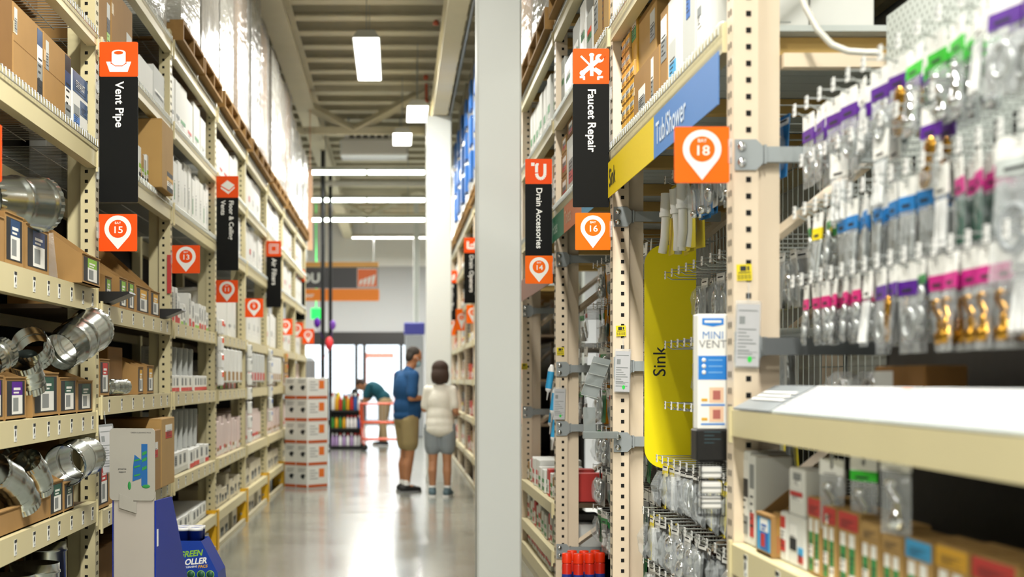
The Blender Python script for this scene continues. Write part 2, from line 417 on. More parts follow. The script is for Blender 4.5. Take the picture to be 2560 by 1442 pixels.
def shelf_builder(o, bh, wire, depth=1.05, L=BL, lip=.012, deckmat=None):
    # local: aisle side +x, beam face at x=lip, y 0..L, top at z=0
    q = MB(); q.prism([(lip, 0), (lip, -bh), (lip-.05, -bh), (lip-.05, 0)], 1, .0, L)
    for y in (-.004, L-.02): q.box(lip-.004, lip+.006, y, y+.024, -bh-.02, .01)
    q.build('front_beam', CREAM, o)
    q = MB(); q.box(-depth, -depth+.045, 0, L, -bh, 0); q.build('rear_beam', CREAM, o)
    if wire:
        q = MB(); n = 46
        for i in range(n):
            y = .03+i*(L-.06)/(n-1)
            q.tube([(-depth+.02, y, .006), (lip-.01, y, .006), (lip+.006, y, .002), (lip+.007, y, -.032)], .0028, 4, caps=False)
        for x in (-depth*.8, -depth*.5, -.2, -.02): q.tube([(x, 0.01, .0), (x, L-.01, .0)], .003, 4)
        q.tube([(lip+.01, .01, -.034), (lip+.01, L-.01, -.034)], .003, 4)
        q.build('wire_deck', STEEL, o)
    else:
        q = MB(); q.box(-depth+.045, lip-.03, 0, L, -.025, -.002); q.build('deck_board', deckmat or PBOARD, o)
TAGP = mat('tag_paper', '#EFEFEA', .5)
def price_tags(o, ys, bh, lip=.012):
    for y in ys:
        q = MB(); x = lip+.0015; h = min(.062, bh*.8); zc = -bh*.5
        q.box(lip, x, y-.019, y+.019, zc-h/2, zc+h/2, 0); q.box(x, x+.0008, y-.019, y+.019, zc+h*.3, zc+h/2, 1)
        q.box(x, x+.0006, y-.008, y+.006, zc-h*.12, zc+h*.18, 1); q.box(x, x+.0006, y-.01, y-.004, zc-h*.2, zc+h*.1, 1)
        q.box(x, x+.0006, y-.002, y+.013, zc-h*.42, zc-h*.3, 2)
        q.build('price_tag', [TAGP, INK, GREY], o)
def shelf(s, k, z, bh, wire, lab, tags=None, **kw):
    key = ('sh', s, z > 3.6, bh, wire, tuple(tags or ()), tuple(sorted((a, str(b)) for a, b in kw.items())))
    def b(o):
        shelf_builder(o, bh, wire, **kw)
        if tags: price_tags(o, tags, bh)
    if s == 'L' and z < 3.6: kw['depth'] = .68
    if s == 'L': loc, rz = (LXF, LY0+k*D+.095, z), 0
    else: loc, rz = (RXF, RY0+k*D+.095+BL, z), math.pi
    return make(key, 'rack_shelf', b, lab, 'shelf', loc, rz)
def shelf_label(kind, n, bay, side_): return 'cream %s shelf, %s from the top, between the uprights of %s' % (kind, od(n), bay)
LV0 = [(3.12, .08, 1), (2.57, .13, 1), (1.84, .11, 0), (1.24, .10, 0), (.80, .10, 0), (.14, .1, 0)]
LV1 = [(3.64, .10, 1), (3.10, .09, 1), (2.56, .12, 1), (1.78, .09, 0), (1.31, .09, 0), (.74, .09, 0), (.30, .08, 0)]
LV1b = LV1[:-1]+[(.14, .1, 0)]
TG0 = (.75, 1.05, 1.3, 1.5, 1.75, 2.0, 2.22); TG1 = (.2, .55, .9, 1.25, 1.6, 1.9, 2.15)
LBAY = ['BAY-17 and BAY-15', 'BAY-15 and BAY-13', 'BAY-13 and BAY-11', 'BAY-11 and BAY-9', 'BAY-9 and BAY-7', 'BAY-7 and BAY-5', 'BAY-5 and BAY-3', 'BAY-3 and BAY-1']
def SL(n, w, b): return 'cream %s shelf, %s from the top, between %s' % ('wire-decked' if w else 'plain', od(n), b)
for i, (z, bh, wr) in enumerate(LV0): shelf('L', 0, z, bh, wr, SL(i+1, wr, LBAY[0]), TG0 if not wr and z > .5 else None)
for i, (z, bh, wr) in enumerate(LV1b): shelf('L', 1, z, bh, wr, SL(i+1, wr, LBAY[1]), TG1 if not wr and z > .5 else None)
for k in range(2, 8):
    for i, (z, bh, wr) in enumerate(LV1): shelf('L', k, z, bh, wr, SL(i+1, wr, LBAY[k]), TG1 if not wr and z > .35 and k < 4 else None)
# kick plates and back panels, near-black sheets in place of interior shade
KICK = mat('kick_cream', '#BFB596', .5)
for k in range(0, 8):
    q = MB(); q.box(LXF-.02, LXF+.01, LY0+k*D+.1, LY0+(k+1)*D-.002, 0, .038); struct(q.build('baseboard_left', KICK))
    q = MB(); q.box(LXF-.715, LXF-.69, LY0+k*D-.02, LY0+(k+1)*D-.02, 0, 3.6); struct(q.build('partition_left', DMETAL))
RB = ['BAY-20 and BAY-18', 'BAY-18 and BAY-16', 'BAY-16 and BAY-14', 'BAY-14 and BAY-12', 'BAY-12 and the white column']
SLAT = MB()
def slat_deck(o, bh, lip=.012, L=BL, depth=1.05):
    q = MB(); q.prism([(lip, 0), (lip, -bh), (lip-.05, -bh), (lip-.05, 0)], 1, 0, L); q.build('front_beam', CREAM, o)
    q = MB(); q.box(-depth, -depth+.05, 0, L, -bh, 0); q.build('rear_beam', CREAM, o)
    q = MB(); n = 46
    for i in range(n):
        y = .03+i*(L-.06)/(n-1); q.tube([(-.2, y, .008), (lip-.01, y, .008), (lip+.006, y, .003), (lip+.007, y, -.032)], .0028, 4, caps=False)
    q.tube([(lip+.01, .01, -.034), (lip+.01, L-.01, -.034)], .003, 4); q.build('wire_deck', STEEL, o)
    q = MB(); y = .02
    while y < L-.1: q.box(-depth+.03, lip-.055, y, y+.125, -.018, 0); y += .135
    q.build('deck_slat', GREYPANEL, o)
    for yy in (.35, 1.15, 2.16): MB().box(-depth+.03, lip-.055, yy, yy+.07, -.075, -.02).build('deck_joist', WOOD2, o)
def rshelf(k, z, bh, n, kind='wire', tags=None):
    lab = 'pale %s shelf, %s from the top, between %s' % ({'wire': 'wire-fronted', 'plain': 'plain'}[kind], od(n), RB[k] if k < 5 else 'uprights, %s bay past the column' % od(k-5))
    if kind == 'wire':
        return make(('slat', bh), 'rack_shelf', lambda o: slat_deck(o, bh), lab, 'shelf', (RXF, RY0+k*D+.095+BL, z), math.pi)
    return shelf('R', k, z, bh, 0, lab, tags)
for k in (0, 1, 2, 3, 4, 6, 7, 8, 9, 10):
    for i, z in enumerate((3.58, 3.03, 2.47)):
        if k == 0: continue
        rshelf(k, z, .09, i+1)
    q = MB(); q.box(RXF+1.07, RXF+1.10, RY0+k*D-.02, RY0+(k+1)*D-.02, 0, 1.3, 0); q.box(RXF+1.07, RXF+1.10, RY0+k*D-.02, RY0+(k+1)*D-.02, 1.3, 3.6, 1); struct(q.build('partition_right', [DMETAL, mat('light_bounce_panel', '#CDD2CC', .5)]))  # upper part coloured pale to bounce light onto the decks
    q = MB(); q.box(RXF-.01, RXF+.02, RY0+k*D+.1, RY0+(k+1)*D-.002, 0, .06); struct(q.build('baseboard_right', KICK))
shelf('R', 0, 1.31, .075, 0, 'cream counter-height shelf with white price guides lying on its front', None)
shelf('R', 0, .92, .085, 0, 'cream shelf with price tags under the counter-height shelf of BAY-18', TG1)
for k in (1, 2, 3, 4):
    rshelf(k, .14, .09, 4, 'plain')
for z, n in ((.62, 5), (.32, 6)):
    shelf('R', 3, z, .07, 0, 'cream low shelf of white boxes beyond BAY-14, %s from the floor' % od(7-n), None)
for k in (6, 7, 8, 9, 10):
    for i, z in enumerate((1.9, 1.4, .9, .4)): rshelf(k, z, .07, i+4, 'plain')
# grey cross-bar brackets with bolts on the pale uprights
def bracket(o, L):
    q = MB(); q.prism([(0, 0), (.062, 0), (.082, .02), (.082, .07), (.062, .09), (0, .09)], 1, -.008, 0); q.build('plate', BRACK, o)
    for z in (.022, .068):
        q = MB(); q.lathe([(0, -.010), (.008, -.010), (.014, -.005), (.0145, 0)], 12, 0, (.02, -.008, z), Matrix.Rotation(-math.pi/2, 3, 'X')); q.build('bolt', CHROME, o)
    q = MB(); q.box(.09, .09+L, .0, .03, .025, .07); q.box(.086, .094, -.004, .034, .02, .075); q.box(.07, .09, .005, .025, .03, .065); q.build('arm', BRACK, o)
BRS = [(1, 345, 430), (1, 845, 890), (2, 517, 567), (2, 903, 930), (2, 1079, 1131), (3, 632, 665), (3, 905, 940), (3, 1058, 1083), (3, 1365, 1390), (4, 765, 790), (4, 1020, 1040)]
for i, (k, p0, p1) in enumerate(BRS):
    Y = RY0+k*D; zz = PZ((p0+p1)/2, Y)
    n = sum(1 for b_ in BRS[:i+1] if b_[0] == k)
    make('brk', 'cross_bar_bracket', lambda o: bracket(o, .4), 'grey bolted bracket and cross bar on the %s upright, %s from the top' % (RNAME[k], od(n)), 'bracket', (RXF+.002, Y-.0015, zz-.045))
# cream overlay frame over bay 18 upright
q = MB(); q.box(RXF+.15, RXF+1.0, RY0+D+.01, RY0+D+.06, PZ(165, RY0+D), PZ(130, RY0+D))
tag(q.build('cross_rail', CREAM2), 'pale cream horizontal rail running back from the BAY-18 upright', 'rail')
# yellow stock tags and document pouches on uprights
def ytag(o, w_=.045, h=.048):
    q = MB(); q.box(-w_/2, w_/2, -.0015, 0, -h/2, h/2, 0); q.build('tag_paper', YEL, o)
    q = MB(); q.box(-.012, .006, -.002, -.0015, .004, .019); q.box(-.018, .018, -.002, -.0015, -.002, .001)
    for i in range(11): q.box(-.019+i*.0036, -.019+i*.0036+(.0012 if i % 3 else .002), -.002, -.0015, -.02, -.006)
    q.box(.009, .015, -.002, -.0015, .005, .018)
    q.build('barcode', INK, o)
for k, px, py in ((1, 1860, 681), (2, 1552, 827), (3, 1401, 878), (4, 1311, 916)):
    Y = RY0+k*D; p = P(px, py, Y); make('ytag', 'stock_tag', ytag, 'yellow barcode sticker on the pale %s upright' % RNAME[k], 'sticker', (p.x, Y-.003, p.z), 0, None, 0, -.04)
def pouch(o):
    q = MB(); q.cbox(-.032, .032, -.008, 0, -.115, 0, 0, .003); q.tube([(0, -.004, 0), (0, 0, .03)], .002, 5); q.build('pouch', CLEAR, o)
    q = MB(); q.box(-.028, .028, -.0092, -.0085, -.112, -.006); q.build('sheet', PAPER, o)
    q = MB()
    for i in range(9): q.box(-.024, .02-(i*7 % 4)*.008, -.0098, -.0093, -.05-i*.006, -.048-i*.006)
    q.box(-.024, .022, -.0098, -.0093, -.018, -.016); q.box(-.022, -.008, -.0098, -.0093, -.04, -.027); q.box(-.024, .024, -.0098, -.0093, -.088, -.0872)
    q.build('print', GREY, o)
    q = MB(); q.lathe([(0, 0), (.0055, 0)], 14, 0, (.006, -.0099, -.1), Matrix.Rotation(math.pi/2, 3, 'X')); q.build('dot', mat('dot_green', '#2FD24A', .5), o)
for k, px, py, sc in ((1, 1868, 752, 1.75), (2, 1556, 872, 1.78), (3, 1399, 968, 1.8)):
    Y = RY0+k*D; p = P(px, py, Y); o = make('pouch', 'document_pouch', pouch, 'clear pouch with printed sheet and green dot hanging on %s upright' % RNAME[k], 'document pouch', (p.x, Y-.012, p.z), 0, None, 0, .03)
    o.scale = (sc*.68, 1, sc*.98)
# white document pouch on BAY-15 upright, red strip on bay 13
p = P(264, 1060, 7.3)
o = make('pouch', 'document_pouch', pouch, 'clear pouch of papers hanging beside the grey back of the display stand', 'document pouch', (p.x, p.y, p.z), 0, None, 0, -.1); o.scale = (1.15, 1, 2.1)
q = MB(); q.box(PX(418, 9.8), PX(428, 9.8), 9.796, 9.8135, PZ(733, 9.8), PZ(637, 9.8)); tag(q.build('strip_tag', RED), 'red vertical strip hanging on the BAY-13 upright', 'tag')

# yellow corner guards along the floor
def guard(o):
    q = MB(); q.box(-.13, .012, -.014, -.002, 0, .33); q.box(0.0, .012, -.014, .11, 0, .33); q.build('angle_plate', YGUARD, o)
    q = MB()
    for z in (.08, .25): q.ell((-.05, -.016, z), (.012, .004, .012), 0, 10)
    q.build('bolt', STEEL, o)
for k in range(3, 9):
    make('guard', 'corner_guard', guard, 'yellow steel corner guard at the foot of the %s upright' % LNAME[k], 'corner guard', (LXF+.012, LY0+k*D-.004, 0))

# ------------------------------------------------------------------ hanging signs
def rrect(x0, x1, z0, z1, r, n=4):
    pts = []
    for cx, cz, a in ((x1-r, z1-r, 0), (x0+r, z1-r, 90), (x0+r, z0+r, 180), (x1-r, z0+r, 270)):
        for i in range(n+1):
            t = math.radians(a+90*i/n); pts.append((cx+r*math.cos(t), cz+r*math.sin(t)))
    return pts
def ic(b, kind, s):     # white pictograms, about +-0.5 unit, drawn in x/z on y=-.004
    cnt = [0]
    def poly(pts, m=0): cnt[0] += 1; b.prism([(x*s, z*s) for x, z in pts], 1, -.0036-.00004*cnt[0], -.003, m)
    def bar(x0, z0, x1, z1, w_, m=0):
        dx, dz = x1-x0, z1-z0; L = math.hypot(dx, dz); nx, nz = -dz/L*w_/2, dx/L*w_/2
        poly([(x0-nx, z0-nz), (x1-nx, z1-nz), (x1+nx, z1+nz), (x0+nx, z0+nz)], m)
    def ell(cx, cz, rx, rz, m=0, a0=0, a1=360, n=20): poly([(cx+rx*math.cos(math.radians(a0+(a1-a0)*i/n)), cz+rz*math.sin(math.radians(a0+(a1-a0)*i/n))) for i in range(n)], m)
    if kind == 'vent':
        poly([(-.42, -.08), (.42, -.08), (.30, -.42), (-.30, -.42)])
        b2 = MB; poly([(-.235, .22), (.235, .22), (.235, -.12), (.12, -.21), (-.12, -.21), (-.235, -.12)]); ell(0, .22, .235, .1); poly([(-.25, -.1), (-.24, -.15), (-.12, -.235), (.12, -.235), (.24, -.15), (.25, -.1), (.235, -.12), (.12, -.21), (-.12, -.21), (-.235, -.12)], 1)
        b.prism([(x*s, z*s) for x, z in [(.15*math.cos(t*.314), .22+.055*math.sin(t*.314)) for t in range(20)]], 1, -.0056, -.005, 1)
        for x in (-.26, .24): b.prism([(x*s, -.16*s), ((x+.02)*s, -.16*s), ((x+.02)*s, .2*s), (x*s, .2*s)], 1, -.0056, -.005, 1)
    elif kind == 'tools':
        bar(-.36, .36, .30, -.30, .07); bar(.02, -.34, .02, .40, .12); ell(.02, .4, .09, .07)
        bar(-.3, -.24, .25, .22, .15); ell(.3, .28, .15, .15); b.prism([(x*s, z*s) for x, z in [(.28, .3), (.36, .22), (.5, .36), (.42, .46)]], 1, -.0056, -.005, 1)
        bar(.12, -.1, .36, -.24, .15); ell(-.3, -.24, .1, .1)
        for x in (-.3, .34): bar(x-.1, -.38, x+.08, -.38, .08); bar(x+(-.09 if x > 0 else .05), -.48, x+(-.09 if x > 0 else .05), -.36, .08)
    elif kind == 'trap':
        bar(-.36, .34, -.2, .34, .16); bar(-.12, .34, .0, .34, .1); bar(-.1, .34, -.1, -.05, .14)
        for i in range(9):
            a, c_ = math.radians(180+20*i), math.radians(200+20*i)
            bar(.1+.2*math.cos(a), -.1+.25*math.sin(a), .1+.2*math.cos(c_), -.1+.25*math.sin(c_), .15)
        bar(.3, -.1, .3, .36, .14)
    elif kind == 'layers':
        poly([(0, .38), (.42, .1), (.1, -.2), (-.38, .08)]); poly([(-.38, .0), (.1, -.28), (.42, .02), (.42, -.08), (.05, -.42), (-.38, -.1)])
    elif kind == 'square':
        for q in (.38, .24): 
            for t in range(4):
                a = [(q, q), (-q, q), (-q, -q), (q, -q)]; bar(*a[t], *a[(t+1) % 4], .06)
    elif kind == 'eye': ell(0, 0, .4, .26); b.prism([(x*s, z*s) for x, z in [(.15*math.cos(t*.314), .13*math.sin(t*.314)) for t in range(20)]], 1, -.0056, -.005, 1)
    else:
        bar(-.3, .35, -.3, -.3, .2); bar(-.3, -.25, .3, -.25, .2); bar(-.1, 0, .35, .1, .15); bar(.3, -.2, .3, .3, .14)
def aisle_sign(px0, px1, py0, pym, py1, Y, txt, icon, lab, ts, mat_side, lines=None):
    c = P((px0+px1)/2, py1, Y); o = thing('aisle_sign', lab, 'sign', c); s = Y/F; W = (px1-px0)*s; Hh = (py1-py0)*s; ho = (pym-py0)*s
    q = MB(); q.prism(rrect(-W/2, W/2, Hh-ho, Hh, .008), 1, -.003, .003); q.build('orange_header', ORANGE, o)
    q = MB(); q.prism(rrect(-W/2, W/2, 0, Hh-ho, .006), 1, -.003, .003); q.build('black_panel', BLACK, o)
    q = MB(); q.T = Matrix.Translation((0, 0, Hh-ho/2)); ic(q, icon, W*.78); q.build('icon', [WHITE, ORANGE], o)
    q = MB()
    for i, t in enumerate(lines or [txt]):
        n = len(lines or [txt]); xo = (W*.17 if n == 2 and i == 0 else -W*.2 if n == 2 else 0.01*W)
        q.text(t, ts, TM((xo, -.0035, Hh-ho-.03*Hh), (0, 0, -1), (1, 0, 0)), 0, .018, 'LEFT')
    q.build('lettering', WHITE, o)
    e = W/2 if mat_side == 'R' else -W/2
    for z in (Hh*.18, Hh*.72):
        q = MB(); q.box(min(e, e*1.14), max(e, e*1.14), -.008, .004, z-.03, z+.03); q.build('clip', CLEAR, o)
    return o
def bay_sign(px0, px1, py0, py1, Y, num, lab, m_side, om=None):
    s = Y/F; W = (px1-px0)*s; Hh = (py1-py0)*s; o = thing('bay_sign', lab, 'sign', P((px0+px1)/2, py1, Y))
    q = MB(); q.prism(rrect(-W/2, W/2, 0, Hh, .006), 1, -.003, .003); q.build('panel', om or ORANGE, o)
    r = W*.35; cz = Hh*.60; q = MB(); pts = []
    for i in range(25):
        t = math.radians(-38+256*i/24); pts.append((r*math.cos(t), cz+r*math.sin(t)))
    pts.append((0, Hh*.05)); q.prism(pts, 1, -.0045, -.003, 0); q.build('pin', WHITE, o)
    q = MB(); q.prism([(r*.67*math.cos(t*.262), cz+r*.67*math.sin(t*.262)) for t in range(24)], 1, -.0052, -.0046, 0); q.build('pin_disc', om or ORANGE, o)
    q = MB(); q.text('BAY', W*.09, TM((0, -.0056, cz+r*.43), (1,0,0), (0,0,1)), 0, .01); q.text(num, W*.25, TM((0, -.0056, cz-r*.1), (1,0,0), (0,0,1)), 0, .012 if len(num) > 1 else .025, sx=1.15); q.build('lettering', WHITE, o)
    e = W/2 if m_side == 'R' else -W/2
    q = MB(); q.box(min(e*.94, e*1.1), max(e*.94, e*1.1), -.008, .004, Hh*.35, Hh*.78); q.build('clip', CLEAR, o)
    return o
aisle_sign(249, 345, 105, 192, 505, 7.36, 'Vent Pipe', 'vent', 'black and orange hanging sign reading Vent Pipe', .058, 'L')
aisle_sign(541, 596, 440, 494, 676, 12.2, '', 'layers', 'black and orange hanging sign reading Floor & Ceiling Vents', .052, 'L', ['Floor & Ceiling', 'Vents'])
aisle_sign(666, 703, 602, 641, 768, 17.1, 'Air Filters', 'square', 'black and orange hanging sign reading Air Filters', .075, 'L')
aisle_sign(737, 762, 674, 704, 800, 24.0, 'Thermostats', 'eye', 'small black and orange sign farthest along the vent pipe side', .07, 'L')
aisle_sign(1432, 1523, 122, 210, 518, 6.82, 'Faucet Repair', 'tools', 'black and orange hanging sign reading Faucet Repair', .052, 'R')
aisle_sign(1313, 1380, 397, 460, 700, 9.25, 'Drain Accessories', 'trap', 'black and orange hanging sign reading Drain Accessories', .051, 'R')
aisle_sign(1160, 1196, 594, 632, 758, 18.4, 'Drain Openers', 'pump', 'black and orange sign half behind the white column', .075, 'R')
aisle_sign(1115, 1143, 676, 707, 800, 24.2, 'Plumbing Pipe', 'hand', 'small black and orange sign just left of the white column, farther one', .075, 'R')
bay_sign(-138, 4, 312, 455, 5.0, '17', 'orange BAY-17 sign cut off by the photo edge', 'L')
bay_sign(247, 343, 535, 628, 7.34, '15', 'orange square sign with white pin reading BAY-15', 'L')
bay_sign(430, 500, 613, 683, 9.8, '13', 'orange square sign with white pin reading BAY-13', 'L')
bay_sign(540, 595, 700, 756, 12.25, '11', 'orange square sign with white pin reading BAY-11', 'L')
bay_sign(612, 658, 746, 793, 14.7, '9', 'orange square sign with white pin reading BAY-9', 'L')
bay_sign(697, 731, 797, 837, 20.0, '7', 'small orange bay pin sign after the BAY-9 sign', 'L')
bay_sign(727, 758, 806, 843, 22.2, '5', 'small orange bay pin sign below the farthest black sign', 'L')
bay_sign(756, 785, 822, 859, 24.3, '3', 'small orange bay pin sign standing furthest into the aisle', 'L')
bay_sign(1686, 1823, 317, 457, 4.36, '18', 'large orange square sign with white pin reading BAY-18', 'R', ORANGE2)
bay_sign(1438, 1526, 532, 625, 6.78, '16', 'orange square sign with white pin reading BAY-16', 'R', ORANGE2)
bay_sign(1313, 1382, 639, 709, 9.2, '14', 'orange square sign with white pin reading BAY-14', 'R', ORANGE2)
bay_sign(1166, 1198, 762, 808, 19.2, '6', 'orange pin sign touching the edge of the white column', 'R', ORANGE2)
bay_sign(1140, 1168, 772, 826, 22.0, '4', 'orange pin sign between two others left of the white column', 'R', ORANGE2)
bay_sign(1114, 1140, 786, 838, 25.0, '2', 'orange pin sign beside the far white column', 'R', ORANGE2)
# banner strips under the right-hand decks
def strip_sign(k, z0, z1, segs, lab, cat='sign'):
    y1 = RY0+k*D+.095+BL; y0 = RY0+k*D+.095; o = thing('shelf_banner', lab, cat, (RXF-.022, y1, z0))
    ya = 0.; hgt = z1-z0
    for frac, m_, txt, tm in segs:
        L = BL*frac; q = MB(); q.box(-.003, .0, -ya-L, -ya, 0, hgt); q.build('colour_panel', m_, o)
        if txt:
            q = MB(); q.text(txt, hgt*.72, TM((-.0045, -ya-.05, hgt*.5), (0, -1, 0), (0, 0, 1)), 0, .01, 'LEFT'); q.build('lettering', tm, o)
        ya += L
    return o
SKYB = mat('banner_blue', '#4C7FC0', .5); BANY = mat('banner_yellow', '#E3C616', .5)
strip_sign(1, 2.225, 2.385, [(.52, BANY, 'Sink', INK), (.48, SKYB, 'Tub/Shower', mat('banner_pale', '#D5E3F3', .5))], 'long yellow and blue shelf banner reading Sink and Tub/Shower')
strip_sign(2, 2.24, 2.39, [(.28, mat('banner_green', '#2F7A58', .5), 'Hoses', mat('banner_pale_green', '#B9D6C3', .5)), (.35, mat('banner_orange', '#D97840', .5), 'Toilets', mat('banner_peach', '#F0C4A0', .5)), (.37, mat('banner_sky', '#57A3CF', .5), 'Valves', WHITE)], 'green orange and blue shelf banner behind the BAY-16 sign')
strip_sign(3, 2.0, 2.16, [(1, mat('banner_maroon', '#8A5A4A', .5), '', None)], 'maroon shelf banner behind the BAY-14 sign')
# big rounded header boards
def board(px0, px1, py0, py1, Y, m_, txt, lab, ts):
    s = Y/F; W = (px1-px0)*s; Hh = (py1-py0)*s; o = thing('divider_board', lab, 'sign', P(px0, py1, Y))
    r = .09; pts = []
    for cx, cz, a in ((r, Hh-r, 90), (r, r, 180)):
        for i in range(9): t = math.radians(a+90*i/8); pts.append((cx+r*math.cos(t), cz+r*math.sin(t)))
    pts += [(W, 0), (W, Hh)]
    q = MB(); q.prism(pts, 1, -.004, .004); q.build('board', m_, o)
    if txt: q = MB(); q.text(txt, ts, TM((W*.30, -.0048, Hh*.41), (0, 0, 1), (-1, 0, 0)), 0, .004, 'LEFT'); q.build('lettering', INK, o)
    return o
board(1611, 1740, 612, 1170, 6.822, mat('board_yellow', '#FFEB00', .45), 'Sink', 'tall yellow rounded divider board reading Sink', .082)
board(1511, 1560, 660, 1128, 9.262, mat('board_orange', '#FFA60A', .45), '', 'tall orange rounded divider board behind the BAY-16 upright', .08)
# ------------------------------------------------------------------ stock: builders (front faces +x, base z=0, centred on y)
def carton(o, w_, d, h, m_, st):
    q = MB(); q.cbox(-d, 0, -w_/2, w_/2, 0, h, 0, .004); q.box(-d*.5-.001, -d*.5+.001, -w_/2, w_/2, h, h+.0006, 1)
    for y in (-w_/2-.0004, w_/2-.0004): q.box(-d+.01, -.01, y, y+.0008, h*.985, h*.99, 1)
    if st.get('seam'): q.box(0, .0007, -w_/2+.005, w_/2-.005, h*.5-.001, h*.5+.001, 1)
    q.build('carton_body', [m_, CARD3], o)
    if st.get('tape'):
        q = MB(); q.box(-d*.5-.025, -d*.5+.025, -w_/2-.0008, w_/2+.0008, h*.55, h+.001); q.box(-.0005, .001, -w_/2+.0, -w_/2+.06, h*.6, h*.75); q.build('tape', TAPE, o)
    for (y0, y1, z0, z1, cols) in st.get('lab', ()):
        q = MB(); a, b_ = -w_/2+w_*y0, -w_/2+w_*y1; n = len(cols)
        for i, c_ in enumerate(cols): q.box(0, .0012, a, b_, h*(z1-(z1-z0)*(i+1)/n), h*(z1-(z1-z0)*i/n), i)
        ww = b_-a; hh = h*(z1-z0)
        for i in range(5): q.box(.0012, .0018, a+ww*.15, a+ww*(.85-(i*3 % 4)*.13), h*z0+hh*(.14+i*.1), h*z0+hh*(.17+i*.1), len(cols))
        q.build('printed_label', list(cols)+[INK], o)
    if st.get('text'):
        t, sz, m2, zf = st['text']; q = MB(); q.text(t, sz, TM((.0016, 0, h*zf), (0, 1, 0), (0, 0, 1)), 0, .01); q.build('lettering', m2, o)
def bin_(o, w_, d, hf, hb, cols, m_=None):
    m_ = m_ or CARD; t = .005
    prof = [(0, 0), (0, hf), (-.02, hf+.004), (-d*.62, hb), (-d, hb), (-d, 0)]
    q = MB()
    for y in (-w_/2, w_/2-t): q.prism(prof, 1, y, y+t, 0)
    q.box(-t, 0, -w_/2+t, w_/2-t, 0, hf); q.box(-d, -d+t, -w_/2+t, w_/2-t, 0, hb); q.box(-d, 0, -w_/2+t, w_/2-t, 0, t)
    q.box(-.026, 0.004, -w_/2+t, w_/2-t, hf-.002, hf+.003)
    q.build('carton_body', m_, o)
    if cols:
        q = MB(); a, b_ = -w_*.42, w_*.42; z0, z1 = hf*.1, hf*.92; x = .001
        q.box(0, x, a, b_, z0, z1, 0); c0, c1 = -w_*.2, w_*.30
        q.box(x, x+.0006, c0, c1, z0+hf*.48, z1-hf*.02, 1); q.box(x, x+.0006, c0, c1, z0+hf*.03, z0+hf*.48, 2)
        q.box(x+.0006, x+.001, c0+.01*w_/.2, c0+(c1-c0)*.6, z0+hf*.1, z0+hf*.42, 3); q.box(x+.0006, x+.001, c0+(c1-c0)*.15, c1-(c1-c0)*.2, z0+hf*.6, z0+hf*.66, 2)
        q.box(x+.0006, x+.001, c0+(c1-c0)*.15, c1-(c1-c0)*.35, z0+hf*.52, z0+hf*.56, 2)
        q.build('printed_label', cols, o)
def tray(o, w_, d, h, low):
    q = MB(); q.cbox(-d, 0, -w_/2, w_/2, 0, h, 0, .003); q.box(0, .001, -w_/2+.004, w_/2-.004, .004, h*.26, 1) if low else None
    q.box(0, .001, -w_*.32, w_*.1, h*.38, h*.85, 2)
    for i in range(4): q.box(.001, .0015, -w_*.28, w_*.06, h*(.45+i*.09), h*(.48+i*.09), 3)
    q.build('carton_body', [WBOX, low or RED, GREY, INK], o)
def register(o, w_, h):
    q = MB(); q.box(-.014, 0, -w_/2, w_/2, 0, h, 0); q.box(0, .004, -w_/2, -w_/2+.02, 0, h, 0); q.box(0, .004, w_/2-.02, w_/2, 0, h, 0); q.build('frame_plate', GBOX, o)
    q = MB(); n = 9
    for i in range(n): q.box(.0, .006, -w_/2+.03, w_/2-.03, h*(.08+i*.095), h*(.08+i*.095)+h*.04)
    q.build('louvre', STEEL, o)
def pallet(o, w_, d):
    q = MB()
    for i in range(7): x = -d+i*(d-.09)/6; q.box(x, x+.09, -w_/2, w_/2, .118, .138)
    for i in range(3): x = -d+i*(d-.09)/2; q.box(x, x+.09, -w_/2, w_/2, 0, .018)
    q.build('deck_board', WOOD, o)
    for y in (-w_/2+.001, -.02, w_/2-.041): MB().box(-d, 0, y, y+.04, .018, .118).build('stringer', WOOD, o)
def rumple(w_, d, h, seed, amp=.012):
    r = random.Random(seed); q = MB(); ny, nz = 7, 10
    def J(): return r.uniform(-amp, amp)
    def face(fn, na, nb):
        vs = []; 
        for a in range(na+1):
            for b_ in range(nb+1):
                p = list(fn(a/na, b_/nb)); e = 0 < a < na and 0 < b_ < nb
                vs.append((p[0]+(J()+.01 if e else 0)*fn.n[0], p[1]+(J()+.01 if e else 0)*fn.n[1], p[2]+(J() if e else 0)*fn.n[2]))
        q.add(vs, [(a*(nb+1)+b_, (a+1)*(nb+1)+b_, (a+1)*(nb+1)+b_+1, a*(nb+1)+b_+1) for a in range(na) for b_ in range(nb)], 0, True)
    def F(f, n): f.n = n; return f
    face(F(lambda a, b_: (0, -w_/2+w_*a, h*b_), (1, 0, 0)), ny, nz); face(F(lambda a, b_: (-d, -w_/2+w_*a, h*b_), (-1, 0, 0)), ny, nz)
    face(F(lambda a, b_: (-d+d*a, -w_/2, h*b_), (0, -1, 0)), ny, nz); face(F(lambda a, b_: (-d+d*a, w_/2, h*b_), (0, 1, 0)), ny, nz)
    face(F(lambda a, b_: (-d+d*a, -w_/2+w_*b_, h), (0, 0, 1)), ny, ny)
    return q
def load(o, w_, d, h, inner, film, seed, ny=2, nz=3):
    q = MB()
    for i in range(ny):
        for j in range(nz): q.cbox(-d+.02, -.02, -w_/2+.02+i*(w_-.04)/ny+.003, -w_/2+.02+(i+1)*(w_-.04)/ny-.003, .002+j*(h-.03)/nz+.003, .002+(j+1)*(h-.03)/nz-.003, 0, .006)
    q.build('carton_pile', inner, o, dat=None)['kind'] = 'stuff'
    rumple(w_, d, h, seed).build('stretch_wrap', film, o)
FILMT = mat('clear_stretch_film', '#E9E7E2', .16, trans=.55, spec=.9, bump=1, bscale=9, stretch=(1, .5, 2))
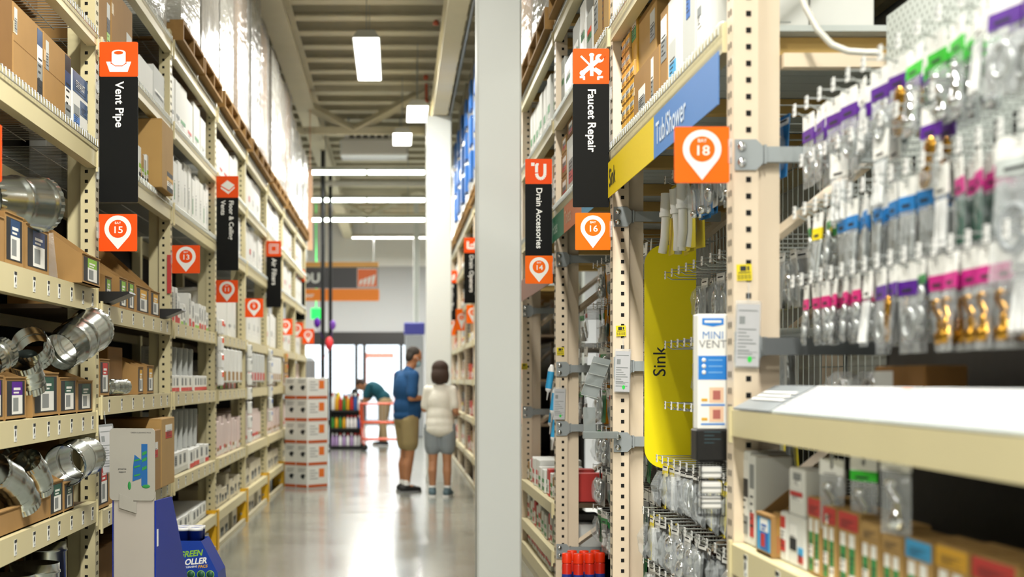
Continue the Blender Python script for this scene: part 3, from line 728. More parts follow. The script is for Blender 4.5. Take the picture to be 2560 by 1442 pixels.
FILMW = mat('white_stretch_film', '#A3A199', .18, var=.5, scale=5, bump=1, bscale=8, spec=.9, stretch=(1, .6, 1.6))
def elbow(o, r, pts, ridges, cr=None, n=28):
    P_ = [Vector(p) for p in pts]; path = []; rr = []
    N = 26
    for i in range(N+1):          # Catmull-Rom through the points
        t = i/N*(len(P_)-1); k = min(int(t), len(P_)-2); u = t-k
        p0, p1, p2, p3 = P_[max(k-1, 0)], P_[k], P_[k+1], P_[min(k+2, len(P_)-1)]
        path.append(.5*((2*p1)+(p2-p0)*u+(2*p0-5*p1+4*p2-p3)*u*u+(3*p1-p0-3*p2+p3)*u**3))
        f = i/N; ra = r if not isinstance(r, tuple) else r[0]+(r[1]-r[0])*f
        for g_ in ridges:
            if abs(f-g_) < .021: ra *= 1.06
        rr.append(ra)
    q = MB(); q.tube(path, rr, n, 0, caps=False); q.tube(path, [x*.985 for x in rr], n, 0, caps=False); q.build('duct_body', GALV, o)
    for e, s in ((0, 1), (-1, -1)):
        q = MB(); a = path[e]; t = (path[1]-path[0]) if e == 0 else (path[-1]-path[-2]); t.normalize()
        u = t.orthogonal().normalized(); w2 = t.cross(u); ra = rr[e]; vs = []; fs = []; n2 = 56
        for i in range(n2):
            c_, s_ = math.cos(2*math.pi*i/n2), math.sin(2*math.pi*i/n2); k2 = 1.015 if i % 2 else .985
            for off in (0, .03): vs.append(a+(u*c_+w2*s_)*ra*k2*1.01+t*off*(1 if e == 0 else -1))
        for i in range(n2): j = (i+1) % n2; fs.append((i*2, j*2, j*2+1, i*2+1))
        q.add(vs, fs, 0); q.build('crimped_collar', GALV, o)
CNT = {}
def nth(row, desc):
    CNT[(row, desc)] = CNT.get((row, desc), 0)+1; return od(CNT[(row, desc)])
def put(sd, Y, v, z): return ((LXF-v, Y, z), 0) if sd == 'L' else ((RXF+v, Y, z), math.pi)
def item(key, name, fn, desc, cat, row, sd, Y, v, z, group=None, jit=0., rx=0., ry=0.):
    loc, rz = put(sd, Y, v, z)
    return make(key, name, fn, '%s, %s along the %s' % (desc, nth(row, desc), row), cat, loc, rz+R.uniform(-jit, jit), group, rx, ry)
def fill(sd, k, z, row, specs, v=.03, y0=.12, y1=BL-.02, gap=.006, jit=.02, prob=1.0, group=None, maxn=40):
    """a row of items between two uprights; specs: (key, name, builder, width, depth, description, category)"""
    base = (LY0 if sd == 'L' else RY0)+k*D+.095; y = y0; n = 0
    while y < y1 and n < maxn:
        s_ = specs[R.randrange(len(specs))]; w_ = s_[3]
        if y+w_ > y1: break
        if R.random() < prob:
            item(s_[0], s_[1], s_[2], s_[5], s_[6], row, sd, base+y+w_/2, v+R.uniform(0, .02), z, None, min(jit, gap/max(w_, s_[4])*.8+.002)); n += 1
        y += w_+gap
def sp_carton(w_, d, h, m_, desc, **st):
    key = ('ct', w_, d, h, m_.name, str(sorted(st.items(), key=lambda x: x[0])))
    return (key, desc.replace(' ', '_'), lambda o: carton(o, w_, d, h, m_, st), w_, d, desc, 'box')
def sp_tray(w_, d, h, low, desc):
    return (('tray', w_, d, h, low.name if low else ''), 'small_carton', lambda o: tray(o, w_, d, h, low), w_, d, desc, 'box')
EPS = .008
# ------------------------------------------------------------------ left racks, bay 17-15 (nearest)
def Yl(px, x=-1.5): return x*F/(px-VX)
def lc(px0, px1, z, h, d, m_, labl, v=.02, name='carton', jit=0, **st):
    ya, yb = Yl(px0, LXF-v), Yl(px1, LXF-v); loc, rz = put('L', (ya+yb)/2, v, z)
    return make(('lc', px0, px1, z), name, lambda o: carton(o, yb-ya, d, h, m_, st), labl, 'box', loc, jit)
lc(33, 107, 2.57+EPS, .31, .5, CARD, 'big brown carton nearest the camera on the shelf above the ducts', tape=1, seam=1, lab=[(.03, .12, .62, .93, (GBOX, GREY)), (.80, .98, .05, .95, (NAVY, WHITE, GREY, INK))])
lc(110, 178, 2.57+EPS, .31, .5, CARD, 'brown carton with blue side label beside the blue exhaust fan box', tape=1, seam=1, lab=[(.06, .16, .5, .9, (GBOX, GREY)), (.76, .98, .03, .97, (INK, NAVY, WHITE, GREY))])
o = lc(181, 219, 2.57+EPS, .27, .25, WBOX, 'white and navy fan box on the upper shelf next to the BAY-15 upright', lab=[(.02, .98, .62, .98, (NAVY, NAVY)), (.5, .98, .3, .55, (NAVY, NAVY)), (.08, .45, .05, .4, (GREY, BLUE))], text=('EXHAUST', .045, WHITE, .78))
lc(-45, 30, 2.57+EPS, .31, .5, CARD3, 'brown carton partly cut off by the photo edge, upper shelf', v=.02)
lc(116, 154, 2.57+EPS, .36, .1, GBOX, 'small pale box standing behind the two brown cartons on the upper shelf', v=.53, lab=[(.1, .9, .6, .9, (WHITE, DGREEN))])
# top deck of bay 15-13
def box_lab(i): return [(.1, .4, .1, .6, (WHITE, GREY, LIME))]
for (px0, px1, h, lb) in ((246, 276, .42, 'tall brown carton above the Vent Pipe sign, nearer one'), (279, 331, .38, 'tall brown carton above the Vent Pipe sign, farther one')):
    lc(px0, px1, 3.10+EPS, h, .45, CARD, lb, tape=1, lab=[(.7, .95, .05, .6, (GBOX, INK, LIME))])
lc(384, 411, 3.10+EPS, .25, .45, GBOX, 'pale grey carton behind the Vent Pipe sign on the second shelf', lab=[(.1, .9, .3, .42, (WHITE, GREY))])
lc(350, 382, 3.10+EPS, .2, .4, WBOX, 'white carton directly behind the Vent Pipe sign', v=.02)
# shelf above bay 13 sign
lc(405, 433, 2.56+EPS, .42, .5, CARD2, 'large tan carton with black and white label over the BAY-13 sign', v=-.06, lab=[(.45, .95, .02, .3, (INK, GOLDY, WHITE, INK))])
for i, (a, b_, h, m_) in enumerate(((347, 353, .2, WBOX), (354, 360, .17, CARD2), (361, 366, .15, GBOX), (367, 371, .19, WBOX))):
    lc(a, b_, 2.56+EPS, h, .2, m_, '%s small box %s beside the large tan carton over BAY-13' % (('white', 'tan', 'grey', 'white')[i], ('nearest the Vent Pipe sign', 'second', 'third', 'touching and')[i]), lab=[(.1, .9, .1, .5, (LIME, WHITE, INK))])
MET = 'metal duct piece'
GL, PL, YL, RL = (INK, DGREEN, WHITE, GREY), (INK, PURP, WHITE, GREY), (INK, GOLDY, WHITE, GREY), (INK, RED, WHITE, GREY)
LL = (INK, LIME, WHITE, GREY); BLB = (INK, NAVY, WHITE, GREY)
def lbin(px0, px1, z, hf, hb, d, cols, lab, v=.01, rx=0, ry=0, jit=0):
    ya, yb = Yl(px0, LXF-v), Yl(px1, LXF-v); loc, rz = put('L', (ya+yb)/2, v, z+.002)
    return make(('lb', px0, px1, z), 'open_carton', lambda o: bin_(o, yb-ya, d, hf, hb, cols), lab, 'box', loc, jit, None, rx, ry)
Z2 = 1.84
lbin(-40, 10, Z2, .17, .3, .4, None, 'plain brown open carton cut off by the photo edge below the boot')
lbin(12, 58, Z2, .20, .27, .45, BLB, 'open carton with blue label under the big metal boot')
lbin(64, 122, Z2, .19, .30, .45, BLB, 'open carton with blue label and torn rim, second below the boot')
lbin(205, 250, Z2, .135, .34, .5, LL, 'tall slanted open carton with green label against the BAY-15 upright', v=-.05)
q = MB(); q.T = Matrix.Translation((PX(140, 6.75), 6.78, Z2)) @ Matrix.Rotation(.25, 4, 'Z')
q.quad((0, -.09, .002), (0, .09, .002), (-.02, .07, .22), (-.02, -.05, .22)); q.quad((0, -.09, .002), (-.15, -.09, .002), (-.12, -.05, .2), (-.02, -.05, .22)); q.quad((0, .09, .002), (-.15, .09, .002), (-.12, .07, .2), (-.02, .07, .22)); q.box(-.15, 0, -.09, .09, 0, .004)
tag(q.build('deflector', CLEAR), 'clear plastic deflector between two open cartons under the boot', 'deflector')
def duct(key, r, pts, ridges, lab, n=28):
    c = sum((Vector(p) for p in pts), Vector())/len(pts); zmin = min(p[2] for p in pts)
    base = Vector((c.x, c.y, zmin))
    return make(key, 'metal_duct', lambda o: elbow(o, r, [Vector(p)-base for p in pts], ridges, n=n), lab, 'duct', base)
duct('d1', (.10, .112), [P(-40, 500, 5.95), P(30, 506, 6.08), P(108, 512, 6.26)], (.5, .54, .9), 'large shiny metal boot resting on the open cartons at the photo edge')
duct('d2', (.088, .105), [P(150, 880, 6.78), P(176, 862, 6.86), P(200, 845, 6.98), P(232, 822, 7.16)], (.30, .34, .62, .92), 'big shiny adjustable metal elbow lying on the green-label cartons')
duct('d3', .075, [P(72, 855, 6.15), P(92, 890, 6.25)], (.5,), 'short crimped metal collar left of the big elbow')
duct('d4', .062, [P(12, 880, 5.85), P(-30, 905, 5.75)], (.5,), 'metal pipe end poking out at the photo edge on the elbow shelf')
duct('d5', .06, [P(60, 900, 6.1), P(72, 935, 6.16), P(80, 975, 6.2)], (.3, .6), 'dark crimped collar leaning in the purple-label carton')
duct('d6', (.085, .095), [P(222, 1140, 7.05), P(190, 1148, 6.9), P(160, 1165, 6.75)], (.08, .5, .92), 'curved metal boot lying beside the green-label carton on the lower shelf')
duct('d7', .07, [P(-20, 1175, 5.75), P(20, 1200, 5.9), P(45, 1230, 6.0), P(60, 1265, 6.05)], (.08, .35, .6, .85), 'gored metal elbow heaped in the long low carton')
duct('d8', .055, [P(70, 1150, 6.2), P(95, 1190, 6.3), P(100, 1225, 6.35)], (.3, .7), 'small metal elbow with yellow sticker in the long low carton')
duct('d9', .05, [P(30, 1140, 6.2), P(60, 1180, 6.3)], (.4, .6), 'small metal collar behind the gored elbow')
Z3 = 1.24
lbin(-35, 9, Z3, .17, .24, .4, PL, 'open carton with purple label cut off by the photo edge')
lbin(13, 65, Z3, .165, .25, .4, PL, 'open carton with purple label left of the green-label cartons')
lbin(81, 146, Z3, .185, .24, .4, GL, 'open carton with green label, widest of the three under the elbow')
lbin(149, 191, Z3, .165, .20, .4, GL, 'open carton with green label and clear tape, middle of three')
lbin(193, 231, Z3, .15, .24, .4, GL, 'open carton with green label touching the BAY-15 upright')
Z4 = .80
ya, yb = Yl(-30), Yl(122)
make('lowbox', 'open_carton', lambda o: bin_(o, yb-ya, .4, .095, .1, None, CARD), 'long low brown carton holding metal elbows', 'box', (LXF-.012, (ya+yb)/2, Z4+.002))
lbin(124, 158, Z4, .15, .28, .42, GL, 'tall open carton with green label on the lowest tagged shelf')
lbin(160, 184, Z4, .13, .24, .42, GL, 'narrow torn open carton with green label beside the BAY-15 upright')
# pipes standing on the bottom shelf
def pipe(o, r, h):
    q = MB(); q.lathe([(r, 0), (r, h*.06), (r*1.03, h*.065), (r*1.03, h*.075), (r, h*.08), (r, h*.9), (r*1.04, h*.905), (r*1.04, h*.925), (r, h*.93), (r, h), (r*.97, h), (r*.97, 0)], 32); q.build('pipe_wall', GALV, o)
    q = MB(); q.box(-.004, .004, r*.97, r*1.02, 0, h); q.build('seam', GALV, o)
for i, (px, Y, r, h) in enumerate(((-20, 5.9, .1, .36), (28, 6.12, .1, .42), (86, 6.35, .11, .44), (113, 6.6, .1, .5))):
    x = LXF-.02-r-(.05*(i % 2)); make(('pipe', r, h), 'duct_pipe', lambda o: pipe(o, r, h), 'round metal duct pipe standing on the bottom shelf, %s from the photo edge' % od(i+1), 'pipe', (x, Yl(px, x), .142))
fill('L', 0, 3.12+EPS, 'topmost shelf of the bay over the ducts', [sp_carton(.5, .4, .36, CARD3, 'added dark brown carton')], v=.22)  # added here to block light falling through the wire deck
# ------------------------------------------------------------------ left racks, bay 15-13
RW = 'shelf beside the BAY-15 sign'
for i, (a, b_, hf, hb, c_, t) in enumerate(((262, 279, .15, .3, LL, 'green'), (298, 317, .17, .36, LL, 'green'), (319, 336, .17, .33, LL, 'green'), (340, 373, .16, .36, YL, 'yellow'), (376, 399, .16, .42, YL, 'yellow'))):
    lbin(a, b_, 1.78, hf, hb, .5, c_, 'open carton with %s label, %s along the shelf beside the BAY-15 sign' % (t, od(i+1)))
for i, (px, Y) in enumerate(((262, 7.75), (408, 9.62))):
    q = MB(); q.prism([(0, 0), (.12, .05), (.115, .06), (-.05, .06), (-.1, .11), (-.12, .11), (-.06, 0)], 1, -.09, .09); o = q.build('plastic_bin', BLKPL, None, (LXF, Y, 1.79)); tag(o, 'black plastic scoop bin sticking out below the %s sign' % ('BAY-15', 'BAY-13')[i], 'bin')
for i, (a, b_, hf, hb, c_, t) in enumerate(((249, 273, .19, .22, RL, 'red'), (345, 358, .16, .3, YL, 'yellow'), (367, 384, .17, .26, YL, 'yellow'))):
    lbin(a, b_, 1.31, hf, hb, .5, c_, 'open carton with %s label on the shelf behind the big elbow, %s' % (t, ('alone', 'nearer', 'farther')[i]))
lc(270, 306, 1.31, .27, .5, CARD3, 'plain dark brown carton on the shelf behind the big elbow', v=.08)
duct('d10', .04, [(LXF-.06, 8.05, 1.36), (LXF+.0, 8.2, 1.36)], (.4, .6), 'small shiny metal cap beside the red-label carton')
lc(362, 402, .74, .36, .45, CARD, 'upright brown carton behind the display stand, nearer of two', v=-.06, tape=1, lab=[(.3, .8, .55, .8, (WHITE, RED))])
lc(404, 436, .74, .42, .45, CARD2, 'taller tan carton with printed mark behind the display stand', v=-.06, lab=[(.3, .8, .7, .9, (WHITE, RED))])
lc(268, 312, .74, .38, .45, CARD, 'brown carton half hidden behind the grey display back', v=.03, tape=1)
lbin(245, 272, .74, .24, .3, .4, RL, 'open carton with red label behind the hanging document pouch')
fill('L', 1, .142, 'bottom shelf behind the blue display stand', [sp_carton(.3, .4, .35, CARD3, 'plain brown carton')], v=.1)
o = make('clearload', 'wrapped_bundle', lambda o: load(o, .6, .8, .35, GALV, FILM2, 3, 2, 2), 'crumpled clear-wrapped metal bundle on the top shelf over BAY-13', 'bundle', (LXF-.02, 9.5, 3.64+EPS))
make(('clr', 2), 'wrapped_bundle', lambda o: load(o, .7, .8, .5, CARD, FILMT, 5, 2, 2), 'brown wrapped bundle on the top shelf behind the Vent Pipe sign', 'bundle', (LXF-.05, 8.2, 3.64+EPS))
# ------------------------------------------------------------------ left racks, further bays
ws = [sp_carton(w_, .6, h, WBOX, 'white upright carton', lab=[(.2, .8, .2, .35, (c_, WHITE))]) for w_, h, c_ in ((.34, .34, RED), (.28, .40, GBOX), (.36, .38, GREEN), (.30, .33, GBOX), (.24, .36, GREY))]
wl = [sp_carton(w_, .6, h, WBOX, 'white slim carton', lab=[(.1, .25, .2, .9, (WHITE, c_))]) for w_, h, c_ in ((.2, .36, GBOX), (.16, .40, GREY), (.24, .38, GBOX), (.18, .33, GREEN))]
def rn(k, n): return '%s shelf between %s' % (od(n), LBAY[k])
sm = [sp_tray(.11, .25, h, c_, 'small white carton') for h, c_ in ((.12, LIME), (.2, RED), (.16, GREY), (.25, RED))]
rt = [sp_tray(.17, .3, .115, RED, 'white register carton with red base')]
rt2 = [sp_tray(.21, .3, .14, RED, 'white register carton with red base'), sp_tray(.24, .3, .15, GBOX, 'plain white register carton')]
rt3 = [sp_tray(.22, .3, .12, GBOX, 'plain white register carton')]
pk = [sp_carton(.17, .3, h, mat('pinkish_carton', '#DDC9C2', .6, var=.05), 'pale pink carton', lab=[(.1, .9, .05, .25, (c_, WHITE))]) for h, c_ in ((.3, CARD), (.34, RED), (.27, WHITE))]
cb = [sp_carton(.2, .3, h, mat('cream_carton', '#D9CFB4', .6, var=.06), 'cream carton', lab=[(.2, .8, .2, .6, (INK, GREY))]) for h in (.18, .24, .14)]
br = [sp_carton(.3, .5, h, CARD2, 'brown carton', lab=[(.2, .6, .3, .7, (WHITE, GREY))]) for h in (.3, .22)]
def leaning(k, z, n, y0, dy, row, w_=.25, h=.3):
    for i in range(n):
        Y = LY0+k*D+.095+y0+i*dy
        make(('reg', w_, h), 'floor_register', lambda o: register(o, w_, h), 'grey metal register behind white cartons, %s along the %s' % (nth(row, 'reg'), row), 'register', (LXF-.06-w_/2, Y, z), -math.pi/2, None, 0, -.12)
fill('L', 2, 3.10+EPS, rn(2, 2), ws); fill('L', 2, 2.56+EPS, rn(2, 3), wl); fill('L', 2, 1.782, rn(2, 4), sm); fill('L', 2, 1.312, rn(2, 5), rt, gap=.003); fill('L', 2, .742, rn(2, 6), rt2); fill('L', 2, .302, rn(2, 7), rt3)
leaning(2, 1.4285, 5, .3, .28, rn(2, 5), .2, .2); leaning(2, .895, 6, .35, .26, rn(2, 6), .2, .28)
fill('L', 2, .002, 'floor level under BAY-13 to BAY-11', [sp_tray(.2, .3, .16, BLUE, 'white carton with blue base')], prob=.8)
wide = lambda specs, f: [sp_carton(round(s_[3]*f, 2), .6, h, m_, d_, lab=[(.2, .8, .2, .4, (c_, WHITE))]) for s_, h, m_, d_, c_ in specs]
fw_ = [sp_carton(w_, .6, h, WBOX, 'large white carton', lab=[(.2, .5, .2, .5, (c_, WHITE))]) for w_, h, c_ in ((.55, .41, GBOX), (.45, .38, RED), (.5, .42, GREY))]
fp = [sp_carton(w_, .4, h, MATS['pinkish_carton'], 'pale pink carton', lab=[(.1, .9, .05, .25, (c_, WHITE))]) for w_, h, c_ in ((.35, .3, CARD), (.4, .34, RED))]
fc = [sp_carton(w_, .4, h, MATS['cream_carton'], 'cream carton', lab=[(.2, .8, .2, .6, (INK, GREY))]) for w_, h in ((.4, .22), (.35, .18))]
for k in range(3, 8):
    a_, b_, p_, c_ = (ws, wl, pk, cb) if k == 3 else (fw_, fw_, fp, fc)
    fill('L', k, 3.10+EPS, rn(k, 2), a_); fill('L', k, 2.56+EPS, rn(k, 3), b_)
    fill('L', k, 1.782, rn(k, 4), a_, v=.05); fill('L', k, 1.312, rn(k, 5), sm if k == 3 else p_, v=.08); fill('L', k, .742, rn(k, 6), p_); fill('L', k, .302, rn(k, 7), c_)
    if k < 5: fill('L', k, .145 if False else .002, 'floor level after the %s guard' % LNAME[k], fc, prob=.7)
# pallets with wrapped loads along the top
PK = [(.95, .95, .62, FILM2, GBOX, 'silver-wrapped'), (1.05, 1.0, 1.75, FILM, CARD, 'white-wrapped'), (1.0, 1.0, 1.9, FILMW, WBOX, 'white-wrapped'), (1.05, 1.0, 1.8, FILMT, CARD, 'clear-wrapped brown'), (1.0, 1.0, 1.72, FILMW, CARD, 'white-wrapped'), (1.0, .95, 1.6, FILMT, CARD, 'clear-wrapped brown'), (1.0, 1.0, 1.55, FILMW, WBOX, 'white-wrapped'), (1.05, 1.0, 1.52, FILM, CARD, 'white-wrapped'), (1.0, .95, 1.62, FILMT, CARD, 'clear-wrapped brown'), (1.0, 1.0, 1.45, FILMW, WBOX, 'white-wrapped'), (1.0, 1.0, 1.4, FILMW, WBOX, 'white-wrapped'), (1.0, 1.0, 1.3, FILMW, WBOX, 'white-wrapped')]
i = 0
for k in range(2, 8):
    for j in range(2):
        w_, d, h, fm, inn, ds = PK[i]; Y = LY0+k*D+.11+.56+j*1.16; i += 1
        make(('pal', 'x'), 'pallet', lambda o: pallet(o, 1.1, 1.0), 'wooden pallet on the top deck, %s along the vent pipe racks' % od(i), 'pallet', (LXF+.07, Y, 3.64+EPS+.004))
        make(('ld', i, 'L'), 'wrapped_load', lambda o: load(o, w_, d, (h-.1) if i > 1 else 1.2, inn, fm, i), '%s pallet load, %s along the top of the vent pipe racks' % (ds, od(i)), 'pallet load', (LXF+.05-R.uniform(0, .04), Y, 3.64+EPS+.004+.1395))
# hanging packs on the far uprights, seen over the yellow guards
def clipstrip(o, n, m1, m2):
    q = MB(); q.box(-.004, 0, -.02, .02, -n*.14, .02); q.build('strip', WPL, o)
    for i in range(n):
        q = MB(); q.cbox(.0, .04, -.07, .07, -.13-i*.14, -.01-i*.14, 0, .008); q.box(.04, .0412, -.06, .06, -.06-i*.14, -.02-i*.14, 1); q.build('hanging_pack', [m1, m2], o)
for k, n, m1, m2, lb in ((3, 4, WPL, ORANGE, 'orange and white'), (4, 7, WBOX, GREY, 'grey and white'), (5, 6, WBOX, BLUE, 'blue and white'), (6, 5, CARD2, ORANGE, 'amber')):
    make(('cs', k), 'clip_strip', lambda o: clipstrip(o, n, m1, m2), '%s clip strip of hanging packs on the %s upright' % (lb, LNAME[k]), 'clip strip', (LXF+.02, LY0+k*D+.05, 1.9 if k == 3 else 1.75))
for k in (3, 4, 5):
    for j in range(6):
        Y = LY0+k*D+.3+j*.33
        make(('bigpack', k % 2), 'hanging_pack', lambda o: (MB().cbox(-.05, 0, -.12, .12, -.3, 0, 0, .01).build('pack', WBOX if k % 2 else GBOX, o), MB().box(0, .001, -.1, .1, -.28, -.2).build('print', CARD if k % 2 else RED, o), MB().box(-.02, -.01, -.01, .01, 0, .02).build('hang_tab', WPL, o)), 'white hanging pack under the fourth shelf, %s after the %s upright' % (od(j+1), LNAME[k]), 'pack', (LXF+.01, Y, 1.67))
# display stand of cleaning packs in front of the racks
GCARD = mat('grey_back_card', '#B4ACA2', .6, var=.04); GCARD2 = mat('pale_back_card', '#A9A59B', .45, var=.03); DBLUE = mat('display_blue', '#14329C', .35)
ds = thing('display_stand', 'grey-backed cardboard display stand with deep blue side in front of the shelves', 'display stand', (PX(281, 7.0), 7.0, 0), -.15)
W = .40
q = MB(); q.cbox(0, W*.52, 0, .012, .0, PZ(1228, 7.0), 0, .003); q.build('stand_back', GCARD, ds)
q = MB(); q.prism(rrect(-.012, W*.52, PZ(1250, 7.0), PZ(1070, 7.0), .02), 1, -.006, -.001); q.build('header_card', GCARD2, ds)
q = MB(); q.prism([(W*.09, .80), (W*.3, .775), (W*.3, .83), (W*.26, .83), (W*.26, .842), (W*.09, .866)], 1, -.009, -.0065); q.build('tuck_flap', GCARD2, ds)
q = MB(); zc = PZ(1165, 7.0)
q.prism([(.143, zc-.09), (.172, zc-.095), (.172, zc+.105), (.143, zc+.105)], 1, -.0072, -.0062, 0); q.prism([(.1, zc-.07), (.142, zc-.055), (.146, zc-.01), (.143, zc+.03), (.11, zc+.055), (.103, zc)], 1, -.0072, -.0062, 0)
for z in (-.04, .0, .03): q.prism([(.108, zc+z-.008), (.138, zc+z), (.138, zc+z+.008), (.108, zc+z)], 1, -.0078, -.0073, 1); q.prism([(.147, zc+z+.02), (.169, zc+z+.03), (.169, zc+z+.045), (.147, zc+z+.035)], 1, -.0078, -.0073, 1)
q.ell((.165, -.0065, zc-.092), (.02, .0012, .01), 1); q.ell((.085, -.0065, zc-.09), (.008, .0012, .02), 1); q.build('printed_packs', [mat('pack_blue', '#1C5FA0', .5), GREEN], ds)
q = MB(); q.text('GREEN CLEANING PACS', .009, TM((.14, -.0066, PZ(1081, 7.0)), (1,0,0), (0,0,1)), 0, 0); q.text('proud to', .011, TM((.05, -.0066, zc-.012), (1,0,0), (0,0,1)), 0, .02); q.text('support', .011, TM((.05, -.0066, zc-.026), (1,0,0), (0,0,1)), 0, .02); q.build('lettering', INK, ds)
q = MB(); q.prism([(0, 0), (.62, 0), (.55, .35), (.25, PZ(1250, 7.0)), (.0, PZ(1250, 7.0))], 0, W*.52-.006, W*.52+.004); q.build('blue_side', DBLUE, ds)
q = MB(); q.box(W*.52+.004, W*.52+.006, .012, .03, .62, .7); q.build('white_tab', WPL, ds)
q = MB(); q.prism([(0, 0), (.62, 0), (.55, .35), (.25, PZ(1250, 7.0)), (.0, PZ(1250, 7.0))], 0, .0, .008); q.build('inner_side', DBLUE, ds)
q = MB()
for z in (.12, .42, .66): q.box(.008, W*.52-.006, .012, .5 if z < .5 else .25, z, z+.008)
q.build('stand_shelf', DBLUE, ds)
# second display in front of it: blue tray with tubs
TX, TY = 498, 8.05; TZ = PZ(1352, TY)
tb = thing('tray_display', 'blue slanted tray display with green lettering beside the grey display stand', 'display stand', (PX(TX, TY), TY, 0), -.05)
q = MB(); q.prism([(-.14, 0), (.13, 0), (.10, .36), (.01, TZ), (-.14, TZ)], 1, 0, .012); q.prism([(-.14, 0), (.13, 0), (.10, .36), (.01, TZ), (-.14, TZ)], 1, .24, .25); q.box(-.14, -.13, .012, .24, 0, TZ); q.box(-.13, .03, .012, .24, TZ-.056, TZ-.051); q.add([(.13, .012, 0), (.10, .012, .36), (.10, .24, .36), (.13, .24, 0)], [(0, 3, 2, 1)]); q.add([(.10, .012, .36), (.01, .012, TZ), (.01, .24, TZ), (.10, .24, .36)], [(0, 3, 2, 1)]); q.build('tray_front', mat('tray_blue', '#1B3F9E', .35), tb)
q = MB(); zz = PZ(1390, TY)
q.text('GREEN', .046, TM((-.045, -.0012, zz+.012), (1, .0, .1), (.2, 0, 1)), 0, .03, sx=.9); q.text('ROLLER', .046, TM((-.03, -.0012, zz-.03), (1, 0, .1), (.2, 0, 1)), 1, .03, sx=.9); q.text('CLEANING', .014, TM((-.045, -.0012, zz-.058), (1, 0, .08), (0, 0, 1)), 1, .02); q.text('PACS', .022, TM((.02, -.0012, zz-.055), (1, 0, .08), (.2, 0, 1)), 2, .03)
q.build('lettering', [LIME, WHITE, GOLDY], tb)
for x in (-.045, .01, .06):
    q = MB(); q.lathe([(0, .002), (.019, .002), (.019, .0)], 16, 0, (x, -.0014, zz-.098), Matrix.Rotation(math.pi/2, 3, 'X')); q.lathe([(.019, .003), (.022, .003), (.022, 0)], 16, 1, (x, -.0014, zz-.098), Matrix.Rotation(math.pi/2, 3, 'X')); q.build('badge', [DGREEN, LIME], tb)
def tub(o):
    q = MB(); q.lathe([(0, 0), (.036, 0), (.04, .1), (.041, .1), (.041, .115), (.038, .115), (.037, .11), (0, .11)], 20); q.build('tub_body', DBLUE, o)
    q = MB(); q.lathe([(.0405, .1), (.042, .1), (.042, .117), (.037, .117), (.037, .112)], 20); q.build('rim', WPL, o)
for i, (x, y) in enumerate(((-.1, .05), (-.03, .05), (-.1, .15), (-.03, .15))):
    make('tub', 'cleaner_tub', tub, 'blue tub with white rim on the tray display, %s' % ('front near the stand', 'front, lettered side', 'back near the stand', 'back, lettered side')[i], 'tub', (PX(TX, TY)+x, TY+y+.02, TZ-.05))
# ------------------------------------------------------------------ right racks: stock on the decks
def Yr(px, x): return x*F/(px-VX)
def rc(px0, px1, z, h, d, m_, labl, v=.03, name='carton', jit=0, **st):
    ya, yb = Yr(px1, RXF+v), Yr(px0, RXF+v); loc, rz = put('R', (ya+yb)/2, v, z)
    return make(('rc', px0, px1, z), name, lambda o: carton(o, yb-ya, d, h, m_, st), labl, 'box', loc, rz+jit)
ZR = 2.47+EPS+.004
# little yellow-labelled boxes beside the Faucet Repair sign: three columns, six rows
for c in range(3):
    for r in range(6):
        if c == 2 and r > 3: continue
        Y = 6.71-c*.118
        make('ybox', 'small_carton', lambda o: carton(o, .112, .2, .072, CARD2, dict(lab=[(.06, .94, .08, .92, (GOLDY, GBOX, GOLDY))])), 'small yellow-labelled box, %s up in the %s stack from the Faucet Repair sign' % (od(r+1), od(c+1)), 'box', (RXF+.03, Y, ZR+r*.0735), math.pi)
rc(1581, 1648, ZR, .22, .4, CARD, 'long brown carton at deck front above the yellow banner', tape=1, lab=[(.25, .5, .2, .6, (WHITE, GREY)), (.72, .8, .1, .9, (WHITE, GREY))])
rc(1594, 1640, ZR+.2205, .24, .35, CARD2, 'brown carton stacked on the long carton above the yellow banner', v=.05, lab=[(.7, .95, .3, .8, (GBOX, GREY))])
rc(1575, 1592, ZR+.2205, .30, .18, GOLDY and mat('amber_carton', '#C99A34', .75, var=.06), 'tall amber carton between yellow-labelled boxes and brown cartons', v=.04, lab=[(.3, .9, .55, .9, (WHITE, GREEN))])
rc(1651, 1668, ZR, .33, .4, CARD, 'upright brown carton with white labels, middle of the deck over the banners', lab=[(.1, .9, .4, .9, (WHITE, GREY))])
rc(1670, 1704, ZR, .33, .4, WBOX, 'white carton next to the upright brown carton over the banners', lab=[(.1, .6, .05, .5, (GBOX, CYAN))])
rc(1707, 1738, ZR, .36, .4, GBOX, 'pale grey carton second from the BAY-18 upright on the deck', lab=[(.3, .6, .5, .9, (WHITE, BLUE))])
rc(1741, 1772, ZR, .34, .4, WBOX, 'white carton nearest the BAY-18 upright on the deck', lab=[(.1, .4, .3, .5, (GREY, WHITE))])
rc(1672, 1700, ZR+.332, .16, .3, CARD, 'brown carton on top of the white carton over the banners', v=.05, lab=[(.5, .9, .3, .8, (WHITE, GREY))])
q = MB(); Yb = Yr(1768, RXF+.04)
